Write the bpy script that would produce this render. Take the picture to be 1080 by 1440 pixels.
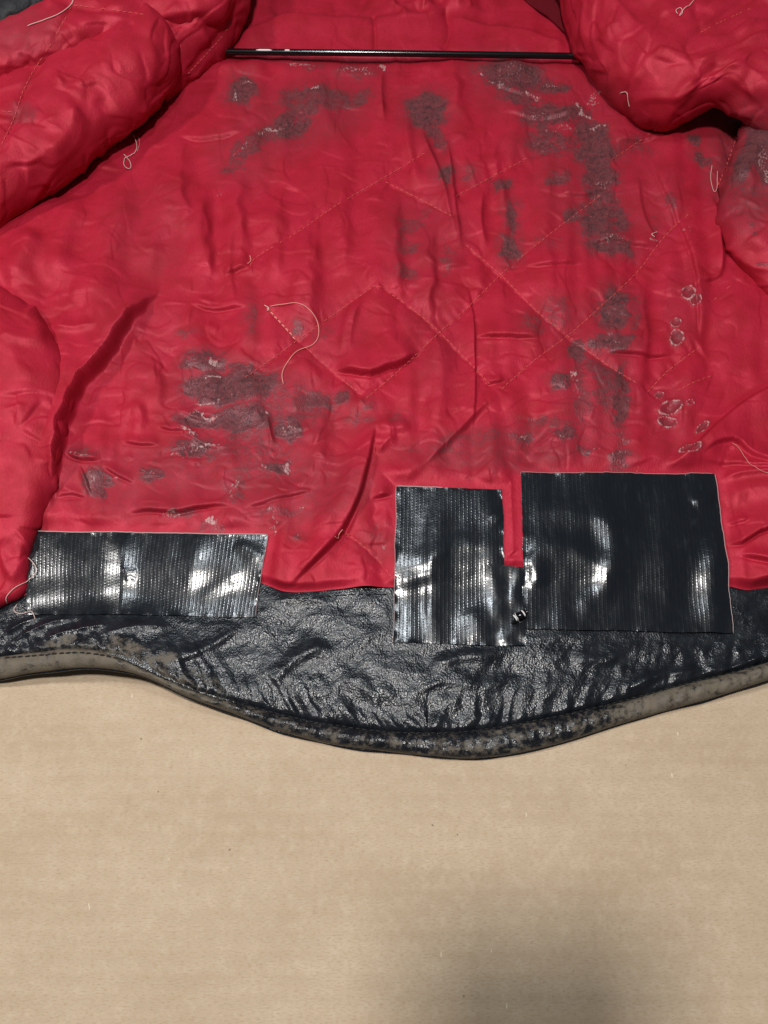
import bpy, math, random
import numpy as np
from mathutils import Vector

# ------------------------------------------------------------------ camera, world, lamps, exposure
SC = bpy.context.scene
for o in list(bpy.data.objects):
    bpy.data.objects.remove(o)
P = math.radians(66.0); SP, CP = math.sin(P), math.cos(P)
F = 1088.0; H = 0.44                       # focal length in photo pixels, height of the lens above the table

cam_d = bpy.data.cameras.new('camera'); cam = bpy.data.objects.new('camera', cam_d)
SC.collection.objects.link(cam)
cam_d.sensor_fit = 'VERTICAL'; cam_d.sensor_height = 24.0
cam_d.lens = 24.0 * F / 1440.0
cam_d.clip_start = 0.01; cam_d.clip_end = 50
cam.location = (0, 0, H); cam.rotation_euler = (math.pi/2 - P, 0, 0)
SC.camera = cam

world = bpy.data.worlds.new('World'); SC.world = world; world.use_nodes = True
bg = world.node_tree.nodes['Background']
bg.inputs[0].default_value = (1.0, 0.95, 0.90, 1); bg.inputs[1].default_value = 0.065

def area(name, loc, target, size, power, col, sy=None):
    d = bpy.data.lights.new(name, 'AREA'); d.energy = power; d.color = col
    d.shape = 'RECTANGLE'; d.size = size; d.size_y = sy or size
    o = bpy.data.objects.new(name, d); SC.collection.objects.link(o)
    o.location = loc
    o.rotation_euler = (Vector(target) - Vector(loc)).to_track_quat('-Z', 'Y').to_euler()
    return o
area('lamp_overhead', (-0.095, 0.105, 1.22), (0.0, 0.10, 0), 0.10, 11.4, (1.0, 0.97, 0.93), 0.11)
area('lamp_beyond', (-0.12, 0.58, 1.35), (0.0, 0.10, 0), 0.10, 4.4, (0.86, 0.94, 1.0), 0.16)
area('lamp_left', (-0.98, 0.40, 1.12), (-0.02, 0.15, 0), 0.12, 8.5, (1.0, 0.98, 0.95), 0.12)

vs = SC.view_settings
vs.view_transform = 'Standard'; vs.look = 'None'; vs.gamma = 1.0; vs.exposure = 0.0
vs.use_curve_mapping = False
SC.cycles.use_denoising = True
SC.cycles.max_bounces = 5; SC.cycles.diffuse_bounces = 3; SC.cycles.glossy_bounces = 2

rng = np.random.default_rng(7); random.seed(7)

# ------------------------------------------------------------------ maths helpers
def G(px, py, z=0.0):
    """photo pixel -> point on the horizontal plane at height z"""
    px = np.asarray(px, float); py = np.asarray(py, float)
    a = (px - 540)/F; v = (py - 720)/F
    t = (H - z)/(SP + v*CP)
    return np.stack([t*a, t*(CP - v*SP), np.broadcast_to(np.asarray(z, float), t.shape)], -1)

def plan(p):
    x, y, z = p[..., 0], p[..., 1], p[..., 2] - H
    d = y*CP - z*SP
    return 540 + F*x/d, 720 + F*(-y*SP - z*CP)/d

_perm = np.random.default_rng(3).permutation(4096)
_gr = np.random.default_rng(4).uniform(0, 2*np.pi, 4096); _gx, _gy = np.cos(_gr), np.sin(_gr)
def perlin(x, y):
    x = np.asarray(x, float); y = np.asarray(y, float)
    xi = np.floor(x).astype(int); yi = np.floor(y).astype(int)
    xf, yf = x - xi, y - yi
    u = xf*xf*xf*(xf*(xf*6 - 15) + 10); v = yf*yf*yf*(yf*(yf*6 - 15) + 10)
    def g(a, b):
        h = _perm[(_perm[(xi + a) & 4095] + yi + b) & 4095]
        return _gx[h]*(xf - a) + _gy[h]*(yf - b)
    n0 = g(0, 0)*(1 - u) + g(1, 0)*u; n1 = g(0, 1)*(1 - u) + g(1, 1)*u
    return (n0*(1 - v) + n1*v)*1.5
def fbm(x, y, oct=4, gain=0.5):
    s = 0; a = 1.0
    for i in range(oct):
        s = s + a*perlin(x*2**i + 17.3*i, y*2**i - 9.1*i); a *= gain
    return s
def ridged(x, y, oct=3):
    s = 0; a = 1.0
    for i in range(oct):
        s = s + a*(1 - np.abs(perlin(x*2**i + 5.7*i, y*2**i + 3.3*i))*2); a *= 0.5
    return s
def sstep(a, b, x):
    t = np.clip((x - a)/(b - a), 0, 1); return t*t*(3 - 2*t)

def spline(pts, n):
    """Catmull-Rom through pts (k, d), resampled evenly to n points"""
    p = np.asarray(pts, float); k = len(p)
    if k == 2:
        return p[0] + (p[1] - p[0])*np.linspace(0, 1, n)[:, None]
    e = np.vstack([2*p[0] - p[1], p, 2*p[-1] - p[-2]])
    out = []
    for i in range(k - 1):
        t = np.linspace(0, 1, 24, endpoint=False)[:, None]
        a, b, c, d = e[i], e[i+1], e[i+2], e[i+3]
        out.append(0.5*(2*b + (c - a)*t + (2*a - 5*b + 4*c - d)*t**2 + (3*b - a - 3*c + d)*t**3))
    q = np.vstack(out + [p[-1:]])
    s = np.r_[0, np.cumsum(np.linalg.norm(np.diff(q[:, :2], axis=0), axis=1))]
    t = np.linspace(0, s[-1], n)
    return np.stack([np.interp(t, s, q[:, j]) for j in range(q.shape[1])], -1)

def line_dist(X, Y, pts, reach, n=None):
    """index of the points within reach of the curve, signed distance (+ = right-hand side), position 0..1"""
    p = np.asarray(pts, float)
    L = np.sum(np.linalg.norm(np.diff(p, axis=0), axis=1))
    q = spline(p, n or max(3, min(26, int(L/14) + 2)))
    lo = q.min(0) - reach; hi = q.max(0) + reach
    idx = np.nonzero((X > lo[0]) & (X < hi[0]) & (Y > lo[1]) & (Y < hi[1]))[0]
    x, y = X[idx], Y[idx]
    best = np.full(len(idx), 1e9); sg = np.ones(len(idx)); tt = np.zeros(len(idx))
    m = len(q) - 1
    for i in range(m):
        dx, dy = q[i+1] - q[i]; l2 = dx*dx + dy*dy + 1e-9
        t = np.clip(((x - q[i, 0])*dx + (y - q[i, 1])*dy)/l2, 0, 1)
        ex, ey = x - q[i, 0] - t*dx, y - q[i, 1] - t*dy
        d = ex*ex + ey*ey
        k = d < best
        best[k] = d[k]; tt[k] = (i + t[k])/m
        sg[k] = np.sign(dx*(y[k] - q[i, 1]) - dy*(x[k] - q[i, 0]))
    return idx, np.sqrt(best)*sg, tt

def crease(X, Y, Z, pts, h, wl, wr, taper=0.3, groove=0.0, gw=2.5, wob=0.0):
    """fold along a curve: height h, falling off over wl on its left and wr on its right; optional groove beside the right lip"""
    idx, d, t = line_dist(X, Y, pts, 2.6*max(wl, wr, gw) + 3)
    if wob:
        d = d + wob*perlin(X[idx]/23.0, Y[idx]/23.0)
    e = np.where(t < 0.5, sstep(0, taper, t), sstep(0, taper, 1 - t)) if taper > 0 else 1.0
    w = np.where(d < 0, wl, wr)
    ad = np.abs(d)/w
    sh = 0.65 if min(wl, wr) < 6 else 0.15
    Z[idx] += h*e*((1 - sh)*np.exp(-ad**2) + sh*np.exp(-1.35*ad))
    if groove:
        Z[idx] -= groove*e*np.exp(-((d - gw*0.9)/gw)**2)

def blobs(X, Y, A, lst):
    """soft elliptical spots (x, y, rx, ry, angle, strength)"""
    for (cx, cy, rx, ry, an, s) in lst:
        r = 2.2*max(rx, ry)
        idx = np.nonzero((abs(X - cx) < r) & (abs(Y - cy) < r))[0]
        c, n = math.cos(math.radians(an)), math.sin(math.radians(an))
        x, y = X[idx] - cx, Y[idx] - cy
        d = np.sqrt(((x*c + y*n)/rx)**2 + ((-x*n + y*c)/ry)**2)
        A[idx] = np.maximum(A[idx], s*(1 - sstep(0.55, 1.45, d)))

def normals_of(g):
    du = np.gradient(g, axis=1); dv = np.gradient(g, axis=0)
    n = np.cross(du, dv); n /= np.linalg.norm(n, axis=-1)[..., None] + 1e-12
    return n

# ------------------------------------------------------------------ cloth relaxation: a sheet with a little too much cloth buckles into wrinkles
def _weights(nf, idx):
    W = np.zeros((nf, len(idx)))
    k = len(idx)
    t = np.interp(np.arange(nf), idx, np.arange(k)); i = np.clip(t.astype(int), 0, k - 2); f = t - i
    for o, w in ((-1, -0.5*f + f*f - 0.5*f**3), (0, 1 - 2.5*f*f + 1.5*f**3), (1, 0.5*f + 2*f*f - 1.5*f**3), (2, -0.5*f*f + 0.5*f**3)):
        np.add.at(W, (np.arange(nf), np.clip(i + o, 0, k - 1)), w)
    return W
def relax(p0, exu, exv, levels, hold, seed, kick=0.0006, floor=0.0012, kb=0.02):
    """p0 (nr, nc, 3); exu/exv extra cloth along columns/rows (fractions, scalar or field); hold 0..1 per vertex = how hard it is kept"""
    nr, nc = p0.shape[:2]
    exu = np.broadcast_to(exu, (nr, nc)); exv = np.broadcast_to(exv, (nr, nc)); hold = np.broadcast_to(hold, (nr, nc))
    N = normals_of(p0); N = np.where((N[..., 2].mean() < 0), -N, N)
    full = None
    for (st, its) in levels:
        ri = np.unique(np.r_[np.arange(0, nr, st), nr - 1]); ci = np.unique(np.r_[np.arange(0, nc, st), nc - 1])
        S = np.ix_(ri, ci)
        q = p0[S].astype(np.float32); hd = hold[S][..., None].astype(np.float32)
        if full is None:
            n = fbm(q[..., 0]/0.022 + seed, q[..., 1]/0.022 + 2*q[..., 2]/0.022, 3)
            d = (N[S]*(kick*n)[..., None]*(1 - hd)).astype(np.float32)
        else:
            d = full[S].astype(np.float32)
        p = q + d
        def ln(a): return np.linalg.norm(a, axis=-1, keepdims=True)
        eu, ev = exu[S][..., None], exv[S][..., None]
        Lh = (ln(q[:, 1:] - q[:, :-1])*(1 + eu[:, 1:])).astype(np.float32); Lv = (ln(q[1:] - q[:-1])*(1 + ev[1:])).astype(np.float32)
        Ld = (ln(q[1:, 1:] - q[:-1, :-1])*(1 + 0.5*(eu + ev)[1:, 1:])).astype(np.float32); Le = (ln(q[1:, :-1] - q[:-1, 1:])*(1 + 0.5*(eu + ev)[1:, 1:])).astype(np.float32)
        def proj(a, b, L, k):
            e = b - a; l = np.sqrt((e*e).sum(-1, keepdims=True)) + 1e-9
            c = e*(0.5*k*(1 - L/l)); a += c; b -= c
        for it in range(its):
            for o in (0, 1):
                m = (p.shape[1] - o)//2
                proj(p[:, o:o+2*m:2], p[:, o+1:o+1+2*m:2], Lh[:, o:o+2*m:2][:, :m], 1.0)
                m = (p.shape[0] - o)//2
                proj(p[o:o+2*m:2], p[o+1:o+1+2*m:2], Lv[o:o+2*m:2][:m], 1.0)
            for o in (0, 1):
                m = (p.shape[0] - o)//2
                proj(p[o:o+2*m:2, :-1], p[o+1:o+1+2*m:2, 1:], Ld[o:o+2*m:2][:m], 0.0) if False else None
            d = p - q
            lap = np.zeros_like(d); lap[1:-1, 1:-1] = (d[:-2, 1:-1] + d[2:, 1:-1] + d[1:-1, :-2] + d[1:-1, 2:])*0.25 - d[1:-1, 1:-1]
            bi = np.zeros_like(d); bi[1:-1, 1:-1] = (lap[:-2, 1:-1] + lap[2:, 1:-1] + lap[1:-1, :-2] + lap[1:-1, 2:])*0.25 - lap[1:-1, 1:-1]
            d = d - kb*10*bi
            d *= 1 - (0.012 + 0.9*hd)
            d[..., 2] = np.maximum(d[..., 2], -floor)
            p = q + d
        full = np.einsum('ai,ijk,bj->abk', _weights(nr, ri), d, _weights(nc, ci), optimize=True)
    return p0 + full

# ------------------------------------------------------------------ object helpers
def link(o, parent=None):
    SC.collection.objects.link(o)
    if parent is not None:
        o.parent = parent
    return o
def empty(name, loc=(0, 0, 0)):
    o = bpy.data.objects.new(name, None); o.location = loc; o.empty_display_size = 0.02
    return link(o)
def tag(o, label=None, cat=None, group=None, kind=None):
    if label: o['label'] = label
    if cat: o['category'] = cat
    if group: o['group'] = group
    if kind: o['kind'] = kind
    return o
def mesh_np(name, V, Q, mat, parent=None, attrs=None, uv=None, smooth=True):
    V = np.asarray(V, np.float32).reshape(-1, 3); Q = np.asarray(Q, np.int32)
    me = bpy.data.meshes.new(name)
    n = Q.shape[1]
    me.vertices.add(len(V)); me.vertices.foreach_set('co', V.ravel())
    me.loops.add(Q.size); me.loops.foreach_set('vertex_index', Q.ravel())
    me.polygons.add(len(Q))
    me.polygons.foreach_set('loop_start', np.arange(0, Q.size, n, dtype=np.int32))
    me.polygons.foreach_set('loop_total', np.full(len(Q), n, np.int32))
    if smooth:
        me.polygons.foreach_set('use_smooth', np.ones(len(Q), bool))
    for k, a in (attrs or {}).items():
        at = me.attributes.new(k, 'FLOAT', 'POINT')
        at.data.foreach_set('value', np.asarray(a, np.float32).ravel())
    if uv is not None:
        l = me.uv_layers.new(name='UVMap')
        l.data.foreach_set('uv', np.asarray(uv, np.float32).reshape(-1, 2)[Q.ravel()].ravel())
    me.update(calc_edges=True)
    me.materials.append(mat)
    return link(bpy.data.objects.new(name, me), parent)
def grid_faces(nr, nc, flip=False):
    i = np.arange(nr*nc).reshape(nr, nc)
    a, b, c, d = i[:-1, :-1], i[:-1, 1:], i[1:, 1:], i[1:, :-1]
    q = np.stack([a, d, c, b] if not flip else [a, b, c, d], -1)
    return q.reshape(-1, 4)
def tube(pts, r, sides=5, taper=True):
    p = np.asarray(pts, float); n = len(p)
    t = np.gradient(p, axis=0); t /= np.linalg.norm(t, axis=1)[:, None] + 1e-12
    up = np.array([0.13, 0.21, 1.0])
    a = np.cross(t, up); a /= np.linalg.norm(a, axis=1)[:, None] + 1e-12
    b = np.cross(a, t)
    rr = np.full(n, r)
    if taper: rr[0] *= 0.35; rr[-1] *= 0.35
    th = np.arange(sides)*2*np.pi/sides
    V = p[:, None] + rr[:, None, None]*(np.cos(th)[None, :, None]*a[:, None] + np.sin(th)[None, :, None]*b[:, None])
    i = np.arange(n*sides).reshape(n, sides); j = np.roll(i, -1, 1)
    return V.reshape(-1, 3), np.stack([i[:-1], j[:-1], j[1:], i[1:]], -1).reshape(-1, 4)
# ------------------------------------------------------------------ materials
class NT:
    def __init__(s, name):
        s.m = bpy.data.materials.new(name); s.m.use_nodes = True
        s.t = s.m.node_tree; s.b = s.t.nodes['Principled BSDF']
    def n(s, typ, **kw):
        nd = s.t.nodes.new(typ)
        for k, v in kw.items(): setattr(nd, k, v)
        return nd
    def put(s, sock, v):
        if isinstance(v, bpy.types.NodeSocket): s.t.links.new(v, sock)
        elif v is not None: sock.default_value = v
    def math(s, op, a, b=None, c=None, clamp=False):
        nd = s.n('ShaderNodeMath', operation=op, use_clamp=clamp)
        for i, v in enumerate((a, b, c)):
            if v is not None: s.put(nd.inputs[i], v)
        return nd.outputs[0]
    def rng(s, v, a, b, c=0.0, d=1.0, smooth=True):
        nd = s.n('ShaderNodeMapRange', interpolation_type='SMOOTHSTEP' if smooth else 'LINEAR')
        for i, x in enumerate((v, a, b, c, d)): s.put(nd.inputs[i], x)
        return nd.outputs[0]
    def mix(s, f, a, b, blend='MIX'):
        nd = s.n('ShaderNodeMix', data_type='RGBA', blend_type=blend)
        s.put(nd.inputs[0], f); s.put(nd.inputs[6], a); s.put(nd.inputs[7], b)
        return nd.outputs[2]
    def attr(s, name):
        return s.n('ShaderNodeAttribute', attribute_name=name).outputs['Fac']
    def coord(s, scale=(1, 1, 1), kind='Object', rot=(0, 0, 0)):
        c = s.n('ShaderNodeTexCoord'); mp = s.n('ShaderNodeMapping')
        mp.inputs['Scale'].default_value = scale; mp.inputs['Rotation'].default_value = rot
        s.t.links.new(c.outputs[kind], mp.inputs[0]); return mp.outputs[0]
    def noise(s, vec, scale, detail=4, rough=0.55, dist=0.0):
        nd = s.n('ShaderNodeTexNoise')
        s.put(nd.inputs['Vector'], vec); nd.inputs['Scale'].default_value = scale
        nd.inputs['Detail'].default_value = detail; nd.inputs['Roughness'].default_value = rough
        nd.inputs['Distortion'].default_value = dist
        return nd.outputs['Fac']
    def bump(s, h, strength, dist, prev=None):
        nd = s.n('ShaderNodeBump'); nd.inputs['Strength'].default_value = strength
        nd.inputs['Distance'].default_value = dist
        s.put(nd.inputs['Height'], h)
        if prev is not None: s.put(nd.inputs['Normal'], prev)
        return nd.outputs[0]
    def out(s, **kw):
        for k, v in kw.items(): s.put(s.b.inputs[k.replace('_', ' ')], v)
        return s.m

def mat_lining():
    k = NT('red satin lining')
    co = k.coord()
    mid = k.noise(co, 60, 4, 0.6)
    fine = k.noise(co, 260, 5, 0.65, 0.3)
    fray = k.noise(k.coord((1, 0.45, 1)), 800, 2, 0.6)
    col = k.mix(k.rng(mid, 0.35, 0.7), (0.405, 0.013, 0.036, 1), (0.335, 0.009, 0.023, 1))
    col = k.mix(k.math('MULTIPLY', k.rng(fray, 0.35, 0.7), 0.22), col, (0.26, 0.008, 0.016, 1))
    # soaked-in dirt
    dirt = k.attr('dirt')
    dm = k.math('MULTIPLY', dirt, k.rng(fine, 0.2, 0.75, 0.35, 1.0))
    col = k.mix(k.math('MULTIPLY', dm, 0.85), col, (0.105, 0.026, 0.031, 1))
    # coating worn through to a dark, shiny grey
    st = k.attr('stain')
    nz = k.math('ADD', k.math('MULTIPLY', k.math('SUBTRACT', fine, 0.5), 0.75), k.math('MULTIPLY', k.math('SUBTRACT', mid, 0.5), 0.7))
    sm = k.rng(k.math('ADD', st, nz), 0.19, 0.74)
    sm = k.math('MULTIPLY', sm, k.rng(st, 0.04, 0.22))
    grey = k.mix(k.rng(k.math('ADD', k.math('MULTIPLY', fine, 0.6), k.math('MULTIPLY', fray, 0.4)), 0.3, 0.72), (0.034, 0.020, 0.022, 1), (0.100, 0.064, 0.067, 1))
    col = k.mix(k.math('MULTIPLY', sm, k.rng(fine, 0.36, 0.62, 0.90, 0.58)), col, grey)
    # frayed, pale fibres
    pl = k.attr('pale')
    pm = k.rng(k.math('ADD', pl, k.math('MULTIPLY', k.math('SUBTRACT', fray, 0.5), 1.7)), 0.44, 0.85)
    pm = k.math('MULTIPLY', pm, k.rng(pl, 0.05, 0.3))
    col = k.mix(k.math('MULTIPLY', pm, 0.7), col, (0.52, 0.34, 0.33, 1))
    rd = k.n('ShaderNodeTexNoise', noise_type='RIDGED_MULTIFRACTAL', normalize=True)
    k.put(rd.inputs['Vector'], k.coord((1, 0.7, 1)))
    for nm, v in (('Scale', 42.0), ('Detail', 3.0), ('Roughness', 0.55), ('Lacunarity', 2.2), ('Distortion', 0.35)): rd.inputs[nm].default_value = v
    b = k.bump(rd.outputs['Fac'], 0.30, 0.0024)
    b = k.bump(k.math('MULTIPLY', fray, k.math('ADD', 0.34, k.math('MAXIMUM', k.math('MULTIPLY', sm, 0.6), pm))), 0.5, 0.0010, b)
    ro = k.math('SUBTRACT', k.rng(mid, 0.3, 0.7, 0.50, 0.58), k.math('MULTIPLY', sm, 0.20))
    k.b.inputs['Specular Tint'].default_value = (1.0, 0.55, 0.60, 1)
    me = k.math('MULTIPLY', k.math('SUBTRACT', 1.0, k.math('MAXIMUM', sm, dm)), 0.13)
    return k.out(Base_Color=col, Roughness=ro, Normal=b, Specular_IOR_Level=0.38, Metallic=me)

def mat_leather():
    k = NT('black leather worn to beige')
    co = k.coord()
    vo = k.n('ShaderNodeTexVoronoi', feature='F1'); k.put(vo.inputs['Vector'], co); vo.inputs['Scale'].default_value = 900
    grain = k.math('ADD', vo.outputs['Distance'], k.math('MULTIPLY', k.noise(co, 1300, 2, 0.6), 0.7))
    fine = k.noise(co, 420, 5, 0.7); mid = k.noise(co, 130, 4, 0.6)
    w = k.attr('worn')
    wm = k.rng(k.math('ADD', w, k.math('ADD', k.math('MULTIPLY', k.math('SUBTRACT', fine, 0.5), 1.5), k.math('MULTIPLY', k.math('SUBTRACT', mid, 0.5), 1.1))), 0.22, 0.86)
    wm = k.math('MULTIPLY', wm, k.rng(w, 0.05, 0.3))
    suede = k.mix(mid, (0.080, 0.066, 0.050, 1), (0.165, 0.136, 0.10, 1))
    suede = k.mix(k.math('MULTIPLY', k.rng(fine, 0.5, 0.75), 0.5), suede, (0.10, 0.085, 0.065, 1))
    blk = k.mix(k.rng(mid, 0.3, 0.7), (0.006, 0.0075, 0.0105, 1), (0.012, 0.0145, 0.019, 1))
    col = k.mix(wm, blk, suede)
    ro = k.math('ADD', k.math('ADD', k.rng(fine, 0.3, 0.7, 0.20, 0.29), k.rng(mid, 0.42, 0.68, 0.0, 0.10)), k.math('MULTIPLY', wm, 0.45))
    b = k.bump(grain, 0.28, 0.0006)
    return k.out(Base_Color=col, Roughness=ro, Normal=b, Specular_IOR_Level=0.40)

def mat_tape():
    k = NT('black ribbed cloth tape')
    uv = k.n('ShaderNodeTexCoord').outputs['UV']
    sp = k.n('ShaderNodeSeparateXYZ'); k.put(sp.inputs[0], uv)
    co = k.coord()
    wob = k.math('MULTIPLY', k.noise(co, 60, 3), 0.8)
    cx = k.math('SINE', k.math('MULTIPLY', k.math('ADD', sp.outputs[0], wob), 2*math.pi/2.3))
    row = k.math('SINE', k.math('ADD', k.math('MULTIPLY', sp.outputs[1], 2*math.pi/1.8), k.math('MULTIPLY', k.math('FLOOR', k.math('DIVIDE', k.math('ADD', sp.outputs[0], wob), 2.3)), 2.4)))
    thread = k.math('POWER', k.math('MAXIMUM', cx, 0.0), 2.0)
    h = k.math('MULTIPLY', thread, k.math('ADD', 0.66, k.math('MULTIPLY', row, 0.34)))
    soft = k.noise(co, 150, 4, 0.6)
    b = k.bump(soft, 0.05, 0.004)
    b = k.bump(h, 0.16, 0.00030, b)
    scr = k.noise(k.coord((1, 0.3, 1)), 260, 5, 0.7)
    col = k.mix(k.rng(scr, 0.55, 0.8), (0.006, 0.008, 0.0115, 1), (0.013, 0.016, 0.021, 1))
    ro = k.rng(scr, 0.3, 0.75, 0.185, 0.265)
    return k.out(Base_Color=col, Roughness=ro, Normal=b, Specular_IOR_Level=0.6)

def mat_card():
    k = NT('brown corrugated cardboard')
    co = k.coord()
    c = (0.585, 0.455, 0.315, 1)
    cloud = k.noise(k.coord((0.55, 1.3, 1)), 22, 5, 0.6)
    mot = k.noise(co, 130, 6, 0.7)
    fib = k.noise(k.coord((0.35, 1.2, 1)), 1100, 4, 0.7)
    col = k.mix(k.rng(cloud, 0.3, 0.7), (0.492, 0.386, 0.276, 1), (0.432, 0.329, 0.227, 1))
    col = k.mix(k.math('MULTIPLY', k.rng(mot, 0.42, 0.75), 0.5), col, (0.57, 0.465, 0.345, 1))
    col = k.mix(k.math('MULTIPLY', k.rng(fib, 0.45, 0.72), 0.75), col, (0.36, 0.25, 0.155, 1))
    spk = k.n('ShaderNodeTexVoronoi', feature='F1'); k.put(spk.inputs['Vector'], co); spk.inputs['Scale'].default_value = 75
    sepc = k.n('ShaderNodeSeparateColor'); k.put(sepc.inputs[0], spk.outputs['Color'])
    dark = k.math('MULTIPLY', k.math('LESS_THAN', spk.outputs['Distance'], 0.045), k.math('GREATER_THAN', sepc.outputs[0], 0.80))
    col = k.mix(k.math('MULTIPLY', dark, 0.7), col, (0.17, 0.12, 0.075, 1))
    spk2 = k.n('ShaderNodeTexVoronoi', feature='F1'); k.put(spk2.inputs['Vector'], k.coord((1.6, 0.5, 1))); spk2.inputs['Scale'].default_value = 95
    sep2 = k.n('ShaderNodeSeparateColor'); k.put(sep2.inputs[0], spk2.outputs['Color'])
    lite = k.math('MULTIPLY', k.math('LESS_THAN', spk2.outputs['Distance'], 0.06), k.math('GREATER_THAN', sep2.outputs[1], 0.83))
    col = k.mix(k.math('MULTIPLY', lite, 0.6), col, (0.78, 0.66, 0.50, 1))
    # flutes telegraphing through the liner
    sp = k.n('ShaderNodeSeparateXYZ'); k.put(sp.inputs[0], co)
    flute = k.math('SINE', k.math('ADD', k.math('MULTIPLY', sp.outputs[1], 2*math.pi/0.0092), k.math('MULTIPLY', cloud, 0.9)))
    col = k.mix(k.math('MULTIPLY', k.math('MULTIPLY', k.rng(flute, 0.1, 1.0), k.rng(cloud, 0.25, 0.65)), 0.15), col, (0.38, 0.27, 0.17, 1))
    b = k.bump(flute, 0.10, 0.0006)
    b = k.bump(fib, 0.25, 0.0006, b)
    b = k.bump(mot, 0.12, 0.001, b)
    return k.out(Base_Color=col, Roughness=0.78, Normal=b, Specular_IOR_Level=0.25)

def mat_plain(name, c, rough, spec=0.5, var=0.25, scale=300, bump=0.1):
    k = NT(name)
    n = k.noise(k.coord(), scale, 4, 0.6)
    col = k.mix(k.math('MULTIPLY', n, var), (*c, 1), (c[0]*0.45, c[1]*0.45, c[2]*0.45, 1))
    return k.out(Base_Color=col, Roughness=rough, Specular_IOR_Level=spec, Normal=k.bump(n, bump, 0.001))

M_LIN, M_LEA, M_TAPE, M_CARD = mat_lining(), mat_leather(), mat_tape(), mat_card()
M_ROD = mat_plain('black hanger plastic', (0.005, 0.004, 0.005), 0.16, 0.5, 0.2, 60, 0.01)
M_STITCH = mat_plain('coral quilting thread', (0.68, 0.10, 0.09), 0.6, 0.3)
M_PALE = mat_plain('pale loose thread', (0.72, 0.50, 0.45), 0.6, 0.3)
M_CORAL = mat_plain('unravelled coral thread', (0.80, 0.33, 0.28), 0.55, 0.3)
M_EDGE = mat_plain('pale cut tape edge', (0.48, 0.36, 0.36), 0.6, 0.3, 0.5, 800)
M_BLACKTHREAD = mat_plain('black seam thread', (0.008, 0.008, 0.008), 0.6, 0.3)
M_SHADE = mat_plain('dark red lining shade', (0.11, 0.005, 0.010), 0.9, 0.1)  # shade between the folds put into the colour, as shadowed lining
M_SLEEVE = mat_plain('charcoal outer leather', (0.022, 0.022, 0.026), 0.6, 0.3, 0.6, 500, 0.6)
M_WHITE = mat_plain('white scuff', (0.75, 0.74, 0.73), 0.5, 0.4)
M_PHONE = mat_plain('dark phone shell', (0.02, 0.02, 0.022), 0.35, 0.5)

# ------------------------------------------------------------------ cardboard
def build_card():
    xs = np.linspace(-1.6, 1.6, 5); ys = np.linspace(-1.2, 2.2, 5)
    g = np.stack(np.meshgrid(xs, ys), -1); top = np.dstack([g, np.zeros(g.shape[:2])])
    o = mesh_np('cardboard_sheet', top, grid_faces(5, 5, True), M_CARD)
    tag(o, kind='structure')
build_card()

# ------------------------------------------------------------------ jacket
jacket = tag(empty('jacket', (0, 0.15, 0)),
             'black leather jacket lying open on cardboard, its torn red quilted lining patched with black tape', 'jacket')
def to_local(p):
    return np.asarray(p, float) - np.array([0, 0.15, 0])
def jpart(name, V, Q, mat, parent=None, **kw):
    return mesh_np(name, to_local(V), Q, mat, parent or jacket, **kw)

LIN_EDGE = np.array([(-80, 842), (0, 838), (25, 837), (45, 830), (120, 824), (240, 822), (340, 815), (368, 818), (400, 829), (440, 829), (470, 826),
                     (510, 824), (555, 823), (620, 812), (700, 800), (735, 798), (820, 806), (900, 812), (1000, 818), (1030, 822), (1055, 827), (1080, 824), (1160, 820)], float)
HEM_EDGE = np.array([(-90, 962), (0, 957), (60, 949), (130, 945), (200, 954), (270, 984), (330, 1005), (400, 1030), (470, 1047), (540, 1056),
                     (600, 1062), (660, 1066), (720, 1060), (790, 1044), (860, 1022), (930, 1001), (1000, 982), (1080, 957), (1170, 930)], float)
HEM_SEAM = np.array([(-90, 934), (0, 927), (50, 923), (115, 919), (170, 929), (230, 955), (290, 979), (350, 994), (430, 1014), (500, 1025),
                     (560, 1031), (640, 1031), (700, 1024), (760, 1013), (830, 998), (900, 980), (970, 961), (1040, 944), (1080, 932), (1170, 905)], float)
_le, _he, _hs = spline(LIN_EDGE, 600), spline(HEM_EDGE, 600), spline(HEM_SEAM, 600)
def lin_edge_y(x): return np.interp(x, _le[:, 0], _le[:, 1])
def hem_edge_y(x): return np.interp(x, _he[:, 0], _he[:, 1])
def hem_seam_y(x): return np.interp(x, _hs[:, 0], _hs[:, 1])
TAPES = {  # corners top-left, top-right, bottom-right, bottom-left (photo pixels)
    'left': [(38, 749), (377, 754), (357, 867), (37, 864)],
    'mid': [(558, 686), (706, 690), (712, 907), (554, 902)],
    'right': [(732, 667), (1003, 669), (1031, 890), (737, 883)],
}
def tape_mask(X, Y, a, b):
    """0 outside .. 1 inside; a, b = distances inside the cut edge between which it rises"""
    m = np.zeros_like(X)
    for q in TAPES.values():
        c = np.array(q, float)
        d = np.full(X.shape, 1e9)
        for i in range(4):
            p, r = c[i], c[(i+1) % 4]; e = r - p; n = np.array([-e[1], e[0]])/np.hypot(*e)
            d = np.minimum(d, (X - p[0])*n[0] + (Y - p[1])*n[1])
        m = np.maximum(m, sstep(a, b, d))
    return m

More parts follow.
